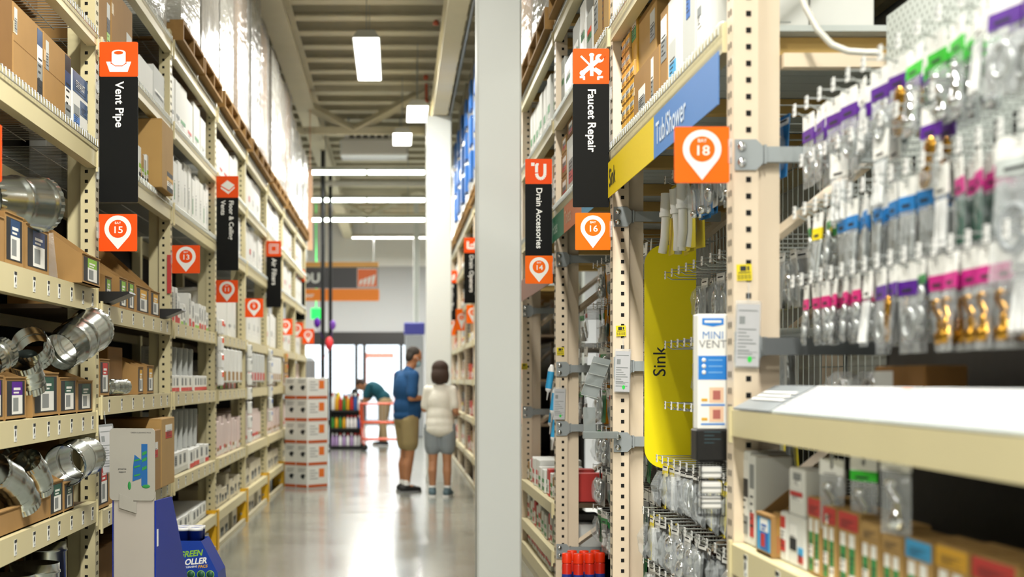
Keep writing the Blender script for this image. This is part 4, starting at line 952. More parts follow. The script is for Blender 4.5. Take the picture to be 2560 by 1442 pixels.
# boxes seen through the frame of bay 18
for i, (a, b_, lb) in enumerate(((1892, 2003, 'nearer the upright'), (2006, 2163, 'beside the dark roof gap'))):
    Y = 4.72; make(('wb', i), 'carton', lambda o: carton(o, .22, (b_-a)*Y/F, .3, WBOX, {}), 'big white carton on the slatted deck seen through the frame, %s' % lb, 'box', (PX(a, Y), Y+.02, ZR), math.pi)
rc(1526, 1545, 3.03+.012, .3, .3, WBOX, 'white carton on the upper deck right above the Faucet Repair sign', lab=[(.1, .9, .4, .8, (GBOX, GREY))])
wr = [sp_carton(w_, .5, h, m_, d_, lab=[(.2, .7, .2, .7, (WHITE, GREY))]) for w_, h, m_, d_ in ((.3, .36, WBOX, 'white carton'), (.34, .32, CARD, 'brown carton'), (.26, .4, WBOX, 'white carton'))]
def rr(k, n): return '%s deck down between %s' % (od(n), RB[k] if k < 5 else 'far racks %d' % k)
fill('R', 1, 3.03+.012, rr(1, 2), wr, y1=2.0)
# bay 16-14
rc(1484, 1522, 3.03+.012, .44, .4, CARD2, 'brown carton with vertical print touching the Faucet Repair sign top', lab=[(.05, .3, .3, .9, (GBOX, GREY)), (.6, .7, .2, .9, (CARD3, CARD3))])
for i, (a, b_, h) in enumerate(((1432, 1448, .38), (1450, 1464, .42), (1466, 1481, .3), (1412, 1429, .26), (1403, 1411, .32))):
    rc(a, b_, 3.03+.012, h, .4, WPL if i % 2 else GBOX, 'white fitting carton, %s along the deck above the Drain Accessories sign' % od(i+1), lab=[(.2, .8, .5, .7, (ORANGE if i == 2 else WHITE, GREEN))])
for i, (a, b_, z, h, m_) in enumerate(((1403, 1416, 0, .15, CARD), (1403, 1416, .152, .14, CARD), (1404, 1415, .294, .1, CARD2), (1417, 1434, 0, .34, WBOX), (1418, 1432, .342, .1, CARD3))):
    rc(a, b_, ZR+z, h, .35, m_, '%s box in the small stack behind the Faucet Repair sign, %s up' % (('brown', 'brown', 'tan', 'white', 'dark brown')[i], od(i+1)), lab=[(.3, .9, .2, .8, (WHITE, GREY, RED))])
fill('R', 2, ZR, 'lowest deck behind the Faucet Repair sign', wr, y0=.2, y1=1.2)
for k in (3, 4):
    fill('R', k, 3.03+.012, rr(k, 2), [sp_carton(.2, .5, .38, WBOX, 'white carton', lab=[(.2, .8, .2, .5, (GREEN, WHITE))])]); fill('R', k, ZR, rr(k, 3), wr)
# loads on top
PR = [(2, .6, FILMT, CARD, 'clear-wrapped brown', 1.3), (2, 1.65, FILMT, CARD3, 'brown', 1.2), (3, .55, FILMW, WBOX, 'white-wrapped', 1.3), (3, 1.7, FILMT, CARD, 'clear-wrapped brown', 1.4), (4, .55, FILMT, CARD, 'clear-wrapped brown', 1.5), (4, 1.7, FILMW, WBOX, 'white-wrapped', 1.4)]
for k in (6, 7, 8, 9, 10):
    for j in range(2): PR.append((k, .6+1.15*j, FILMW if (k+j) % 3 else FILMT, WBOX if (k+j) % 3 else CARD, 'white-wrapped' if (k+j) % 3 else 'clear-wrapped brown', 1.5+.1*((k+j) % 3)))
for i, (k, yo, fm, inn, ds_, h) in enumerate(PR):
    Y = RY0+k*D+.1+yo; z = 3.58+.012
    make(('pal', 'x'), 'pallet', lambda o: pallet(o, 1.1, 1.0), 'wooden pallet on the top deck, %s along the faucet racks' % od(i+1), 'pallet', (RXF-.06, Y, z+.001), math.pi)
    o = make(('ld', i, 'R'), 'wrapped_load', lambda o: load(o, 1.0, 1.0, h, inn, fm, 40+i), '%s pallet load, %s along the top of the faucet racks' % (ds_, od(i+1)), 'pallet load', (RXF-.04, Y, z+.1405), math.pi)
    if k in (6, 7, 8): 
        q = MB()
        for zz in (.12, .55, .98): q.box(-.01, .042, -.2, .2, zz, zz+.34)
        q.build('printed_panel', BLUE, o)
# far right racks: mixed stock
far = [sp_carton(.42, .5, h, m_, 'far %s carton' % n, lab=[(.1, .9, .1, .5, (c_, WHITE))]) for h, m_, n, c_ in ((.3, WBOX, 'white', RED), (.28, CARD, 'brown', WHITE), (.22, mat('orange_red_carton', '#E0582E', .6), 'orange', WHITE), (.3, mat('dark_carton', '#33363A', .6), 'dark', YEL), (.2, mat('red_carton', '#C63A34', .6), 'red', WHITE))]
for k in (6, 7, 8, 9, 10):
    for i, z in enumerate((3.03, 2.47)): fill('R', k, z+.012, 'far racks, %s deck, %s bay past the column' % (od(i+2), od(k-5)), far[:2], v=.04, maxn=5)
    for i, z in enumerate((1.9, 1.4, .9, .4)):
        fill('R', k, z+.002, '%s far shelf, %s bay past the column' % (od(i+4), od(k-5)), far, v=.04, maxn=6)
# ------------------------------------------------------------------ hooks and hanging packs
def pillow(q, w_, h, d, m=0, seed=1, cx=0, z1=0, nx=5, nz=6, x0=0):
    """flat bag hanging below z1, faces +x, thickness d, crumpled"""
    r = random.Random(seed); vs = []; fs = []
    for s in (1, -1):
        for i in range(nx+1):
            for j in range(nz+1):
                u, t = i/nx, j/nz; e = (u*(1-u)*4)**.6*(t*(1-t)*4)**.45
                vs.append((x0+s*(d/2)*e*(r.uniform(.6, 1.2) if e > 0 else 1)+.0004*s, cx+(u-.5)*w_, z1-t*h))
    n = (nx+1)*(nz+1)
    for s in (0, 1):
        for i in range(nx):
            for j in range(nz):
                f = [s*n+i*(nz+1)+j, s*n+i*(nz+1)+j+1, s*n+(i+1)*(nz+1)+j+1, s*n+(i+1)*(nz+1)+j]; fs.append(f if s == 0 else f[::-1])
    q.add(vs, fs, m, False); return q
def hook(o, L, tipw=.024):
    q = MB(); q.tube([(0, 0, 0), (L-.02, 0, 0), (L, 0, .012)], .0026, 5); q.tube([(0, 0, .03), (L+.01, 0, .03)], .0022, 5); q.box(-.004, 0, -.012, .012, -.02, .035); q.build('wire', STEEL, o)
    q = MB(); q.box(L+.008, L+.011, -tipw/2, tipw/2, .002, .036, 0); q.box(L+.011, L+.0115, -tipw*.35, tipw*.3, .012, .018, 1); q.box(L+.011, L+.0115, -tipw*.35, tipw*.1, .025, .034, 1); q.build('price_tip', [WPL, GREY], o)
def bag(o, w_, h, hdr, prod, seed, hh=.04, pm=None, cm=None):
    q = MB(); q.box(-.0015, .0015, -w_*.5, w_*.5, -.012-hh*.35, -.012, 0); q.box(-.002, .002, -w_*.5, w_*.5, -.012-hh, -.012-hh*.35, 1); q.box(-.0025, .0025, -w_*.3, w_*.2, -.012-hh*.85, -.012-hh*.7, 2)
    for s in (-1, 1): q.box(-.0015, .0015, min(s*.006, s*w_*.5), max(s*.006, s*w_*.5), -.012, .012, 0)
    q.build('header_card', [WHITE, hdr, INK], o)
    q = MB(); pillow(q, w_, h, .02, 0, seed, 0, -.012-hh); q.build('clear_bag', cm or CLEAR2, o)
    q = MB(); zc = -.012-hh-h*.5
    if prod == 'ring': q.tube([(0, w_*.3*math.cos(t*.3927), zc+w_*.3*math.sin(t*.3927)) for t in range(16)], .008, 6, 0, closed=True)
    elif prod == 'rod':
        for y in (-.02, 0.0, .02): q.tube([(0, y, zc+h*.4), (.004, y*1.2, zc-h*.42)], .006, 6)
    elif prod == 'discs':
        for i in range(3): q.lathe([(0, 0), (.024, .0), (.024, .006), (.012, .01), (0, .01)], 12, 0, (-.005+i*.006, (i-1)*.02, zc+(i-1)*.03), Matrix.Rotation(math.pi/2, 3, 'Y'))
    elif prod == 'valve':
        q.tube([(0, -.02, zc+.03), (0, .015, zc)], .011, 8); q.lathe([(0, 0), (.02, 0), (.022, .02), (.014, .03), (.014, .05), (0, .05)], 12, 0, (0, .01, zc-.05)); q.ell((0, -.015, zc+.04), (.012, .02, .008), 0, 8)
    elif prod == 'hose': q.tube([(0, .02*math.sin(t*.9), zc+h*.42-t*h*.84/14) for t in range(15)], .007, 6)
    q.build('product', pm or CHROME, o)
def row_hooks(tag_, sd, xw, z, Ys, L, row, packs, depth=3, off=.03):
    """hooks along a wall at x=xw, each with `depth` packs; packs: list of (key, name, builder, description)"""
    for i, Y in enumerate(Ys):
        make(('hook', L), 'peg_hook', lambda o: hook(o, L), 'wire peg hook with white price tip, %s of the %s' % (od(i+1), row), 'hook', (xw, Y, z), math.pi)
        pk_ = packs[i] if isinstance(packs, dict) and i in packs else packs[R.randrange(len(packs))] if not isinstance(packs, dict) else None
        if pk_ is None: continue
        for d in range(depth):
            x = xw-L+off+d*.032
            kk = pk_[0] if not isinstance(pk_[0], tuple) else pk_[0]+(d % 2,)
            make(kk, pk_[1], lambda o: pk_[2](o, d), '%s, %s on %s hook, %s' % (pk_[3], ('front', 'second', 'third', 'fourth')[d], od(i+1), row), 'pack', (x, Y+R.uniform(-.004, .004), z-.004), math.pi+R.uniform(-.22, .22), None, 0, R.uniform(-.08, .08))
def pb_(key, w_, h, hdr, prod, desc, hh=.04, pm=None, cm=None):
    return ((key,), 'header_bag' if key[0] != 'g' or key == 'grn' else 'drain_part_bag', lambda o, d: bag(o, w_, h, hdr, prod, hash_(key)+d, hh, pm, cm), desc)
def hash_(s): return sum(ord(c)*(i+3) for i, c in enumerate(str(s)))
# pegboard wall of bay 18 and its frame of grid wire
PX18 = 1.42
pgm = bpy.data.materials.new('perforated_panel'); pgm.use_nodes = True; nt = pgm.node_tree; pr = nt.nodes['Principled BSDF']
tc = nt.nodes.new('ShaderNodeTexCoord'); mp = nt.nodes.new('ShaderNodeMapping'); mp.inputs['Scale'].default_value = (38, 38, 38); mp.inputs['Rotation'].default_value = (math.radians(45), 0, 0)
sx = nt.nodes.new('ShaderNodeSeparateXYZ'); nt.links.new(tc.outputs['Object'], mp.inputs[0]); nt.links.new(mp.outputs[0], sx.inputs[0])
ds2 = []
for ax in (1, 2):
    f_ = nt.nodes.new('ShaderNodeMath'); f_.operation = 'FRACT'; s_ = nt.nodes.new('ShaderNodeMath'); s_.operation = 'SUBTRACT'; s_.inputs[1].default_value = .5; p_ = nt.nodes.new('ShaderNodeMath'); p_.operation = 'MULTIPLY'
    nt.links.new(sx.outputs[ax], f_.inputs[0]); nt.links.new(f_.outputs[0], s_.inputs[0]); nt.links.new(s_.outputs[0], p_.inputs[0]); nt.links.new(s_.outputs[0], p_.inputs[1]); ds2.append(p_)
ad = nt.nodes.new('ShaderNodeMath'); nt.links.new(ds2[0].outputs[0], ad.inputs[0]); nt.links.new(ds2[1].outputs[0], ad.inputs[1])
lt = nt.nodes.new('ShaderNodeMath'); lt.operation = 'LESS_THAN'; lt.inputs[1].default_value = .045; nt.links.new(ad.outputs[0], lt.inputs[0])
mx = nt.nodes.new('ShaderNodeMix'); mx.data_type = 'RGBA'; mx.inputs[6].default_value = (*S('#C9D0CA'), 1); mx.inputs[7].default_value = (*S('#8F968F'), 1)
nt.links.new(lt.outputs[0], mx.inputs[0]); nt.links.new(mx.outputs[2], pr.inputs['Base Color']); pr.inputs['Roughness'].default_value = .45
q = MB(); q.box(PX18, PX18+.012, RY0+.1, RY0+D-.06, 1.53, 2.45)
tag(q.build('pegboard', pgm), 'pale perforated metal panel behind the purple-topped hanging packs', 'panel')
DPEG = mat('shaded_pegboard', '#35312C', .6, var=.2, scale=30)  # pegboard in shadow, with the shade put into its colour
q = MB(); q.box(PX18, PX18+.012, RY0+.1, RY0+D-.06, 1.32, 1.528); tag(q.build('pegboard', DPEG), 'shade-darkened panel under the pale perforated panel above the price guides', 'panel')
q = MB(); q.box(PX18, PX18+.012, RY0+.1, RY0+D-.06, .2, 1.20); tag(q.build('pegboard', DPEG), 'shade-darkened panel at the back of the shelf below the price guides', 'panel')
q = MB(); q.box(PX(1912, 4.3), PX18-.004, 4.30, 4.33, 1.47, 1.52); tag(q.build('cross_bar', DBRACK), 'dark grey bar under the hanging packs beside the BAY-18 upright', 'bar')
def ys(a, b_, n): return [a+(b_-a)*i/(n-1) for i in range(n)]
pur = pb_('pur', .105, .13, PURP, 'ring', 'purple-topped washer bag', .05, STEEL); pur2 = pb_('pur2', .09, .11, PURP, 'discs', 'purple-topped clear bag', .045, BRASS)
whi = pb_('whi', .09, .12, WHITE, 'rod', 'white-topped clear bag', .04, WPL); grn = pb_('grn', .1, .13, mat('vivid_green', '#33C52E', .5), 'valve', 'bright green-topped bag', .045, CHROME)
blu = pb_('blu', .07, .11, mat('vivid_blue', '#1E7FC8', .5), 'rod', 'blue-topped clear pack', .05, STEEL); pin = pb_('pin', .06, .10, mat('vivid_pink', '#E0187E', .5), 'hose', 'pink-topped clear pack', .045, STEEL)
mag = pb_('mag', .085, .13, MAG, 'valve', 'magenta-topped brass fitting bag', .05, BRASS); pdk = pb_('pdk', .075, .11, MAG, 'rod', 'magenta-topped pack of dark green rods', .05, DGREEN)
yeg = pb_('yeg', .06, .11, YEL, 'rod', 'yellow-topped clear pack', .05, STEEL); big = pb_('big', .14, .2, GREYPANEL, 'ring', 'large clear pack with grey gasket', .05, GRYPL)
lim = pb_('lim', .06, .11, GREEN, 'hose', 'green-tabbed clear pack', .03, STEEL)
L18 = .30
row_hooks('r1', 'R', PX18, 2.13, ys(4.17, 2.45, 15), L18, 'upper row of BAY-18', {0: pur, 1: pur, 2: pur, 3: pur, 4: whi, 5: pur, 6: pur2, 7: grn, 8: grn, 9: grn, 10: whi, 11: pur, 12: pur, 13: whi, 14: big}, 3)
row_hooks('r2', 'R', PX18, 1.845, ys(4.17, 2.45, 18), L18, 'middle row of BAY-18', {0: lim, 1: yeg, 2: lim, 3: blu, 4: blu, 5: blu, 6: blu, 7: blu, 8: blu, 9: blu, 10: whi, 11: pdk, 12: pdk, 13: pdk, 14: big, 15: whi, 16: pur, 17: big}, 3)
row_hooks('r3', 'R', PX18, 1.655, ys(4.19, 2.45, 20), L18, 'low row of BAY-18', {0: pin, 1: pin, 2: pin, 3: pin, 4: pin, 5: pin, 6: whi, 7: pur, 8: pur2, 9: pur, 10: lim, 11: mag, 12: mag, 13: mag, 14: mag, 15: mag, 16: whi, 17: mag, 18: pur, 19: whi}, 3)
# second layer of empty hook tips between the rows
row_hooks('r4', 'R', PX18, 1.98, ys(4.1, 3.1, 10), L18, 'half-empty row of BAY-18', {2: whi, 5: whi, 8: pur2}, 2)
# braided hose
q = MB(); pts = [P(2000, -20, 4.3), P(2015, 20, 4.28), P(2045, 75, 4.26), P(2080, 112, 4.25), P(2120, 128, 4.24), P(2165, 131, 4.23), P(2200, 131, 4.22)]
q.tube(pts, .009, 8)
for i in range(len(pts)-1):
    for j in range(8):
        a = pts[i].lerp(pts[i+1], j/8); b2 = pts[i].lerp(pts[i+1], (j+.45)/8); q.tube([a, b2], .0105, 8)
tag(q.build('braided_hose', mat('braid_white', '#E9E6DA', .4, .1)), 'white braided supply hose drooping behind the BAY-18 upright', 'hose')
# counter shelf: sloped price guides and small stock behind them
def guide(o, L, dark):
    q = MB(); q.prism([(-.125, .065), (0, .0), (0, .006), (-.122, .071)], 1, 0, L); q.build('guide_base', GREYPANEL if not dark else GRYPL, o)
    if not dark:
        q = MB(); sl = math.hypot(.115, .06)
        q.add([(-.118, .012, .0705), (-.004, .012, .0095), (-.004, L-.012, .0095), (-.118, L-.012, .0705)], [(0, 1, 2, 3)], 0)
        for i in range(6):
            for j in range(2):
                a = .03+j*L*.48; t0 = .15+i*.13; f = lambda t: (-.118+.114*t, .0718-.061*t)
                (x0, z0), (x1, z1) = f(t0), f(t0+.035); q.add([(x0, a, z0), (x1, a, z1), (x1, a+L*(.2+.05*(i*j % 3)), z1), (x0, a+L*(.2+.05*(i*j % 3)), z0)], [(0, 1, 2, 3)], 1)
        (x0, z0), (x1, z1) = f(.04), f(.1); q.add([(x0, L-.1, z0), (x1, L-.1, z1), (x1, L-.04, z1), (x0, L-.04, z0)], [(0, 1, 2, 3)], 2)
        q.build('printed_sheet', [PAPER, mat('pale_print', '#A9A9A6', .6), mat('print_salmon', '#E8A183', .5)], o)
    else:
        q = MB(); 
        for i in range(3): t0 = .3+i*.15; q.add([(-.118+.114*t0, .04, .073-.061*t0), (-.118+.114*(t0+.08), .04, .073-.061*(t0+.08)), (-.118+.114*(t0+.08), L-.03, .073-.061*(t0+.08)), (-.118+.114*t0, L-.03, .073-.061*t0)], [(0, 1, 2, 3)], 0)
        q.build('lettering', WHITE, o)
for i, (y1, L, dk) in enumerate(((4.34, .42, True), (3.90, .78, False), (3.11, .74, False), (2.36, .4, False))):
    make(('gd', L, dk), 'price_guide', lambda o: guide(o, L, dk), ('dark grey end of the price guide strip beside the BAY-18 upright', 'white printed price guide sheet nearest the BAY-18 upright', 'white printed price guide sheet, second from the BAY-18 upright', 'white printed price guide sheet cut off by the photo edge')[i], 'price guide', (RXF-.012, y1, 1.312), math.pi)
make('brc', 'carton', lambda o: carton(o, .35, .1, .12, CARD3, dict(lab=[(.0, .4, .1, .9, (GBOX, GREY))])), 'brown carton with grey label behind the price guides', 'box', (RXF+.2, 3.55, 1.312), math.pi)
def clam(o, s):
    q = MB(); pillow(q, .16, .11, .12, 0, s, 0, .11); q.build('clear_shell', CLEAR2, o)
    q = MB(); q.tube([(0, .05*math.cos(t*.4), .055+.035*math.sin(t*.4)) for t in range(16)], .01, 6, closed=True); q.build('product', CHROME, o)
for i in range(3): make(('clam', i), 'clear_package', lambda o: clam(o, 11+i), 'clear shell of chrome fittings behind the price guides, %s from the BAY-18 upright' % od(i+1), 'package', (RXF+.25+.02*i, 4.15-i*.17, 1.312), math.pi)
# below the counter: clip-hung fittings and lower shelf boxes
for i, (px, py, Y, hd, pm, ds_) in enumerate(((2080, 1160, 3.55, WHITE, CHROME, 'clear bag with chrome valve'), (2160, 1150, 3.35, mat('vivid_green', '#33C52E'), CHROME, 'clear bag with green card'), (2240, 1145, 3.05, WHITE, CHROME, 'clear bag with white cap fitting'))):
    p = P(px, py, Y); o = make(('fit', i), 'hanging_pack', lambda o: bag(o, .1, .13, hd, 'valve', 90+i, .014 if hd is WHITE else .035, pm), '%s hanging under the counter shelf, %s from the BAY-18 upright' % (ds_, od(i+1)), 'pack', (p.x, Y, p.z), math.pi+.3)
    q = MB(); q.box(-.001, .001, -.008, .008, 0, 1.235-p.z+.003); q.build('hang_strip', CLEAR, o)
ZB = .922
def rb2(px0, px1, h, m_, labl, z=ZB, v=.03, **st): return rc(px0, px1, z, h, .11, m_, labl, v=v, **st)
rb2(1852, 1872, .27, WBOX, 'white box with pictures standing against the BAY-18 upright, low shelf', lab=[(.1, .9, .1, .9, (WHITE, INK, WHITE, GREY))])
rb2(1874, 1886, .26, WBOX, 'narrow white box second from the BAY-18 upright, low shelf', lab=[(.1, .9, .1, .9, (GREY, WHITE, RED))])
make('bluebin', 'open_carton', lambda o: bin_(o, .17, .2, .11, .2, (CYAN, WHITE, BLUE, RED)), 'brown open carton with blue and white front on the low shelf', 'box', (RXF+.012, (Yr(1888, 1.0)+Yr(1926, 1.0))/2, ZB), math.pi)
rb2(1930, 1948, .12, CARD2, 'small tan box beside the blue and white open carton', lab=[(.1, .9, .1, .9, (GOLDY, RED))])
rb2(1951, 1968, .13, WBOX, 'small red and white box on the low shelf', lab=[(.05, .7, .2, .9, (RED, WHITE, RED))])
rb2(1971, 2012, .13, WBOX, 'white box with red print, lower of two on low shelf', lab=[(.1, .5, .3, .8, (WHITE, INK)), (.6, .9, .1, .4, (CYAN, RED))])
rb2(1973, 2010, .12, WBOX, 'white box with red print, upper of two on low shelf', z=ZB+.1315, lab=[(.1, .9, .3, .5, (RED, WHITE)), (.3, .8, .6, .9, (GREY, WHITE))])
for i, (a, b_, h, c1, c2, nm) in enumerate(((2020, 2052, .19, RED, GREEN, 'red and green'), (2056, 2090, .18, RED, GREEN, 'red-topped green'), (2096, 2146, .18, RED, GREEN, 'wide red-topped green'), (2152, 2200, .17, CARD2, GREEN, 'tan-topped green'), (2206, 2256, .16, CARD2, GREEN, 'plain tan-topped'), (2264, 2330, .165, CYAN, GREEN, 'blue-topped'), (2340, 2420, .17, GOLDY, LIME, 'amber-topped'), (2430, 2540, .17, RED, GREEN, 'large red-topped'))):
    rb2(a, b_, h, CARD2, '%s striped tan box on the low shelf, %s of the striped ones' % (nm, od(i+1)), lab=[(.02, .98, .76, .98, (c1, c1)), (.12, .38, .05, .72, (WHITE, c2, WHITE, c2)), (.56, .82, .05, .72, (WHITE, c2, c2, WHITE))])
# ------------------------------------------------------------------ bay 16: grid wall with faucet parts
def gridwall(o, W_, H_):
    q = MB(); n = int(W_/.075)
    for i in range(n+1): q.box(-.002, .002, i*W_/n-.002, i*W_/n+.002, 0, H_)
    m = int(H_/.075)
    for j in range(m+1): q.box(.0021, .0061, 0, W_, j*H_/m-.002, j*H_/m+.002)
    q.build('wire_grid', STEEL, o)
XG = 1.53
for k, z0, z1 in ((1, .2, 2.3), (2, .2, 2.15), (3, .8, 2.1)):
    Y0 = RY0+k*D+.18
    make(('grid', z1), 'grid_panel', lambda o: gridwall(o, 2.1, z1-z0), 'wire grid panel behind the hanging packs after the %s upright' % RNAME[k], 'panel', (XG+.02, Y0, z0))
    q = MB(); q.box(XG+.06, XG+.07, Y0, Y0+2.1, .2, 1.3); tag(q.build('back_board', DMETAL), 'dark board behind the wire grid after the %s upright' % RNAME[k], 'panel')
def card_pack(o, w_, h, cardm, prod, seed):
    q = MB(); q.box(-.002, 0, -w_/2, w_/2, -h, -.0, 0); q.box(0, .0008, -w_*.45, w_*.45, -h*.16, -.012, 1); q.box(.0008, .0012, -w_*.35, w_*.3, -h*.1, -h*.07, 2); q.build('backing_card', [cardm, WHITE, INK], o)
    q = MB(); zc = -h*.55
    if prod == 'tail': q.tube([(.03, 0, -h*.12), (.03, 0, -h*.42)], .026, 14, 0); q.tube([(.03, 0, -h*.40), (.03, 0, -h*.46)], .029, 14, 0); q.tube([(.03, 0, -h*.46), (.03, -.004, -h*.75), (.034, -.022, -h*.97)], .019, 14, 0); pm = WPL
    elif prod == 'spout': q.tube([(.02, 0, -h*.9), (.02, 0, -h*.5), (.03, .02, -h*.3), (.03, .04, -h*.4)], .011, 10, 0); q.ell((.02, 0, -h*.9), (.02, .025, .018)); pm = CHROME
    elif prod == 'handle': q.ell((.02, 0, -h*.62), (.016, .022, h*.28)); q.tube([(.015, 0, -h*.4), (.02, 0, -h*.25)], .008, 8); pm = CHROME
    elif prod == 'domes':
        for i in range(2): q.ell((.02, 0, -h*(.38+.34*i)), (.022, w_*.36, w_*.36), 0, 14)
        pm = CHROME
    elif prod == 'dark': q.tube([(.015, -.012, -h*.25), (.015, .01, -h*.85)], .012, 10, 0); q.ell((.015, .01, -h*.86), (.02, .022, .022)); pm = BLKPL
    elif prod == 'hose': q.tube([(.015, .03*math.cos(t*.52), zc+.0+h*.28*math.sin(t*.52)) for t in range(13)], .008, 8); pm = STEEL
    else: q.tube([(.015, 0, -h*.22), (.015, 0, -h*.92)], .012, 10); pm = WPL
    q.build('product', pm, o)
    if prod == 'tail': return
    q = MB(); pillow(q, w_*.86, h*.8, .07, 0, seed, 0, -h*.17, 4, 5, .022); q.build('blister', CLEAR, o)
def cp(key, w_, h, cm, prod, desc): return ((key,), 'carded_pack', lambda o, d: card_pack(o, w_, h, cm, prod, hash_(key)+d), desc)
YCARD = mat('card_yellow', '#F1DC3A', .5); BCARD = mat('card_blue', '#2D7FC0', .5); GCRD = mat('card_grey', '#C9C9C4', .5); DCARD = mat('card_dark', '#3A3A36', .5)
tail = cp('tail', .11, .30, YCARD, 'tail', 'yellow card with white tailpiece pipe'); spo = cp('spo', .1, .2, BCARD, 'spout', 'blue card with chrome spout'); han = cp('han', .09, .19, GCRD, 'handle', 'grey card with chrome handle')
dom = cp('dom', .1, .19, GCRD, 'domes', 'clear pack of chrome strainers'); drk = cp('drk', .08, .2, YCARD, 'dark', 'yellow card with black plunger'); hos = cp('hos', .1, .18, DCARD, 'hose', 'dark card with steel hose'); rod = cp('rod', .07, .2, GCRD, 'rod', 'clear pack with white rod')
drd = cp('drd', .08, .2, DCARD, 'dark', 'dark card with black fitting')
Y16 = lambda n: ys(6.45, 4.75, n)
LH = .36
row_hooks('a', 'R', XG, 2.24, Y16(11), LH, 'top row, BAY-18 to BAY-16', {0: tail, 1: tail, 2: tail, 3: spo, 4: spo, 5: dom, 6: hos, 7: spo, 8: dom, 9: hos, 10: spo}, 2)
row_hooks('b', 'R', XG, 1.83, Y16(12), LH, 'second row, BAY-18 to BAY-16', {1: han, 2: drd, 3: han, 4: spo, 5: han, 6: dom, 7: spo, 8: hos, 9: dom, 10: han}, 2, .13)
row_hooks('c', 'R', XG, 1.53, Y16(13), LH, 'third row, BAY-18 to BAY-16', {1: drd, 2: han, 3: rod, 4: dom, 5: hos, 6: han, 7: dom, 8: rod, 9: spo, 10: han}, 2, .13)
row_hooks('d', 'R', XG, 1.27, Y16(13), LH, 'fourth row, BAY-18 to BAY-16', {1: dom, 2: dom, 3: drd, 4: dom, 5: han, 6: rod, 7: hos, 8: dom, 9: rod, 10: drk}, 2, .13)
row_hooks('e', 'R', XG, 1.03, ys(6.66, 4.75, 15), LH, 'fifth row, BAY-18 to BAY-16', [rod, drk, drk, han, hos, drd], 2)
row_hooks('f', 'R', XG, .80, ys(6.66, 4.75, 15), .42, 'sixth row, BAY-18 to BAY-16', [rod, drd, dom, hos, drk], 2)
row_hooks('g', 'R', XG, .58, ys(6.66, 4.75, 15), .42, 'seventh row, BAY-18 to BAY-16', [drk, dom, hos, han, rod], 2)
# bay 14: green-carded drain parts
GCD = mat('card_green', '#2F8F4C', .5)
g1 = pb_('g1', .12, .17, mat('bag_green', '#2B9A4C', .5), 'valve', 'green-topped bag of white drain parts', .05, WPL); g2 = pb_('g2', .11, .16, WHITE, 'ring', 'white-topped bag with drain ring', .04, DGREEN); g3 = cp('g3', .11, .19, GCD, 'hose', 'green card with coiled part'); g4 = cp('g4', .1, .2, GCRD, 'domes', 'clear pack of chrome domes'); g5 = pb_('g5', .12, .15, RED, 'discs', 'red-topped bag of washers', .04, WPL)
for i, z in enumerate((2.06, 1.82, 1.58, 1.34, 1.1, .86, .62)):
    row_hooks('h%d' % i, 'R', XG, z, ys(8.95, 7.15, 11), .34, '%s row, BAY-16 to BAY-14' % od(i+1), [g1, g2, g3, g4, g1, g2]+([g5] if i in (2, 3) else []), 1)
for i, z in enumerate((1.85, 1.6, 1.35)):
    row_hooks('i%d' % i, 'R', XG, z, ys(11.2, 9.6, 8), .34, '%s row, BAY-14 to BAY-12' % od(i+1), [g2, g1, g5], 1)
# front rows of hook tips: caulk tubes hanging beside bay 14 upright
def caulk(o):
    q = MB(); q.lathe([(0, 0), (.004, 0), (.007, .05), (.019, .06), (.021, .07), (.021, .2), (.008, .23), (0, .23)], 14, 0); q.build('tube_body', WPL, o)
    q = MB(); q.lathe([(.0213, .075), (.0213, .185)], 14); q.build('blue_label', CYAN, o)
for i, (px, py, Y) in enumerate(((1367, 1000, 9.6), (1378, 1055, 9.5), (1374, 1085, 9.8), (1380, 1122, 9.45))):
    p = P(px, py, Y); make('caulk', 'caulk_tube', caulk, 'blue and white sealant tube hanging beside the BAY-14 upright, %s down' % od(i+1), 'tube', (p.x, Y, p.z), 0, None, 0, .15)
q = MB(); q.box(PX(1377, 9.62), PX(1384, 9.62), 9.62, 9.63, PZ(1125, 9.62), 1.12+.35); tag(q.build('clip_strip', STEEL), 'thin strip holding the blue and white sealant tubes', 'strip')
# red spray cans and low stock of bay 14
def spray(o):
    q = MB(); q.lathe([(0, 0), (.031, 0), (.031, .005), (.029, .012), (.029, .155), (.024, .17), (0, .17)], 18); q.build('can_body', mat('can_red', '#E0301F', .3), o)
    q = MB(); q.lathe([(.0295, .165), (.0295, .215), (.026, .222), (0, .222)], 18); q.build('cap', mat('cap_orange_red', '#FF3B12', .35), o)
    q = MB(); q.lathe([(.0294, .05), (.0294, .1)], 18); q.build('band', mat('can_blue', '#2A3F9A', .4), o)
zc_ = .142
q = MB(); q.box(1.0, 1.34, 8.6, 8.98, .142, .162); tag(q.build('can_riser', BLKPL), 'black low riser under the red spray cans', 'riser')
for i, (px, Y) in enumerate(((1417, 8.75), (1446, 8.72), (1474, 8.74), (1500, 8.78), (1430, 8.88), (1460, 8.87), (1488, 8.9))):
    make('spray', 'spray_can', spray, 'red spray can with orange cap near the floor, %s' % ('%s in the front row' % od(i+1) if i < 4 else '%s in the back row' % od(i-3)), 'spray can', (PX(px, Y), Y, .163))
lw = [sp_carton(.14, .3, h, m_, d_, lab=[(.1, .9, .1, .6, (c_, WHITE, c_))]) for h, m_, d_, c_ in ((.2, WBOX, 'white box', RED), (.16, WBOX, 'white box', GREEN), (.18, mat('red_carton', '#C63A34'), 'red box', WHITE), (.14, CARD, 'brown box', WHITE))]
lw0 = [sp_carton(.14, .3, .095, WBOX, 'flat white box', lab=[(.1, .9, .1, .6, (RED, WHITE))])]
fill('R', 3, .142, 'bottom low shelf beyond the BAY-14 upright', lw0, v=.02)
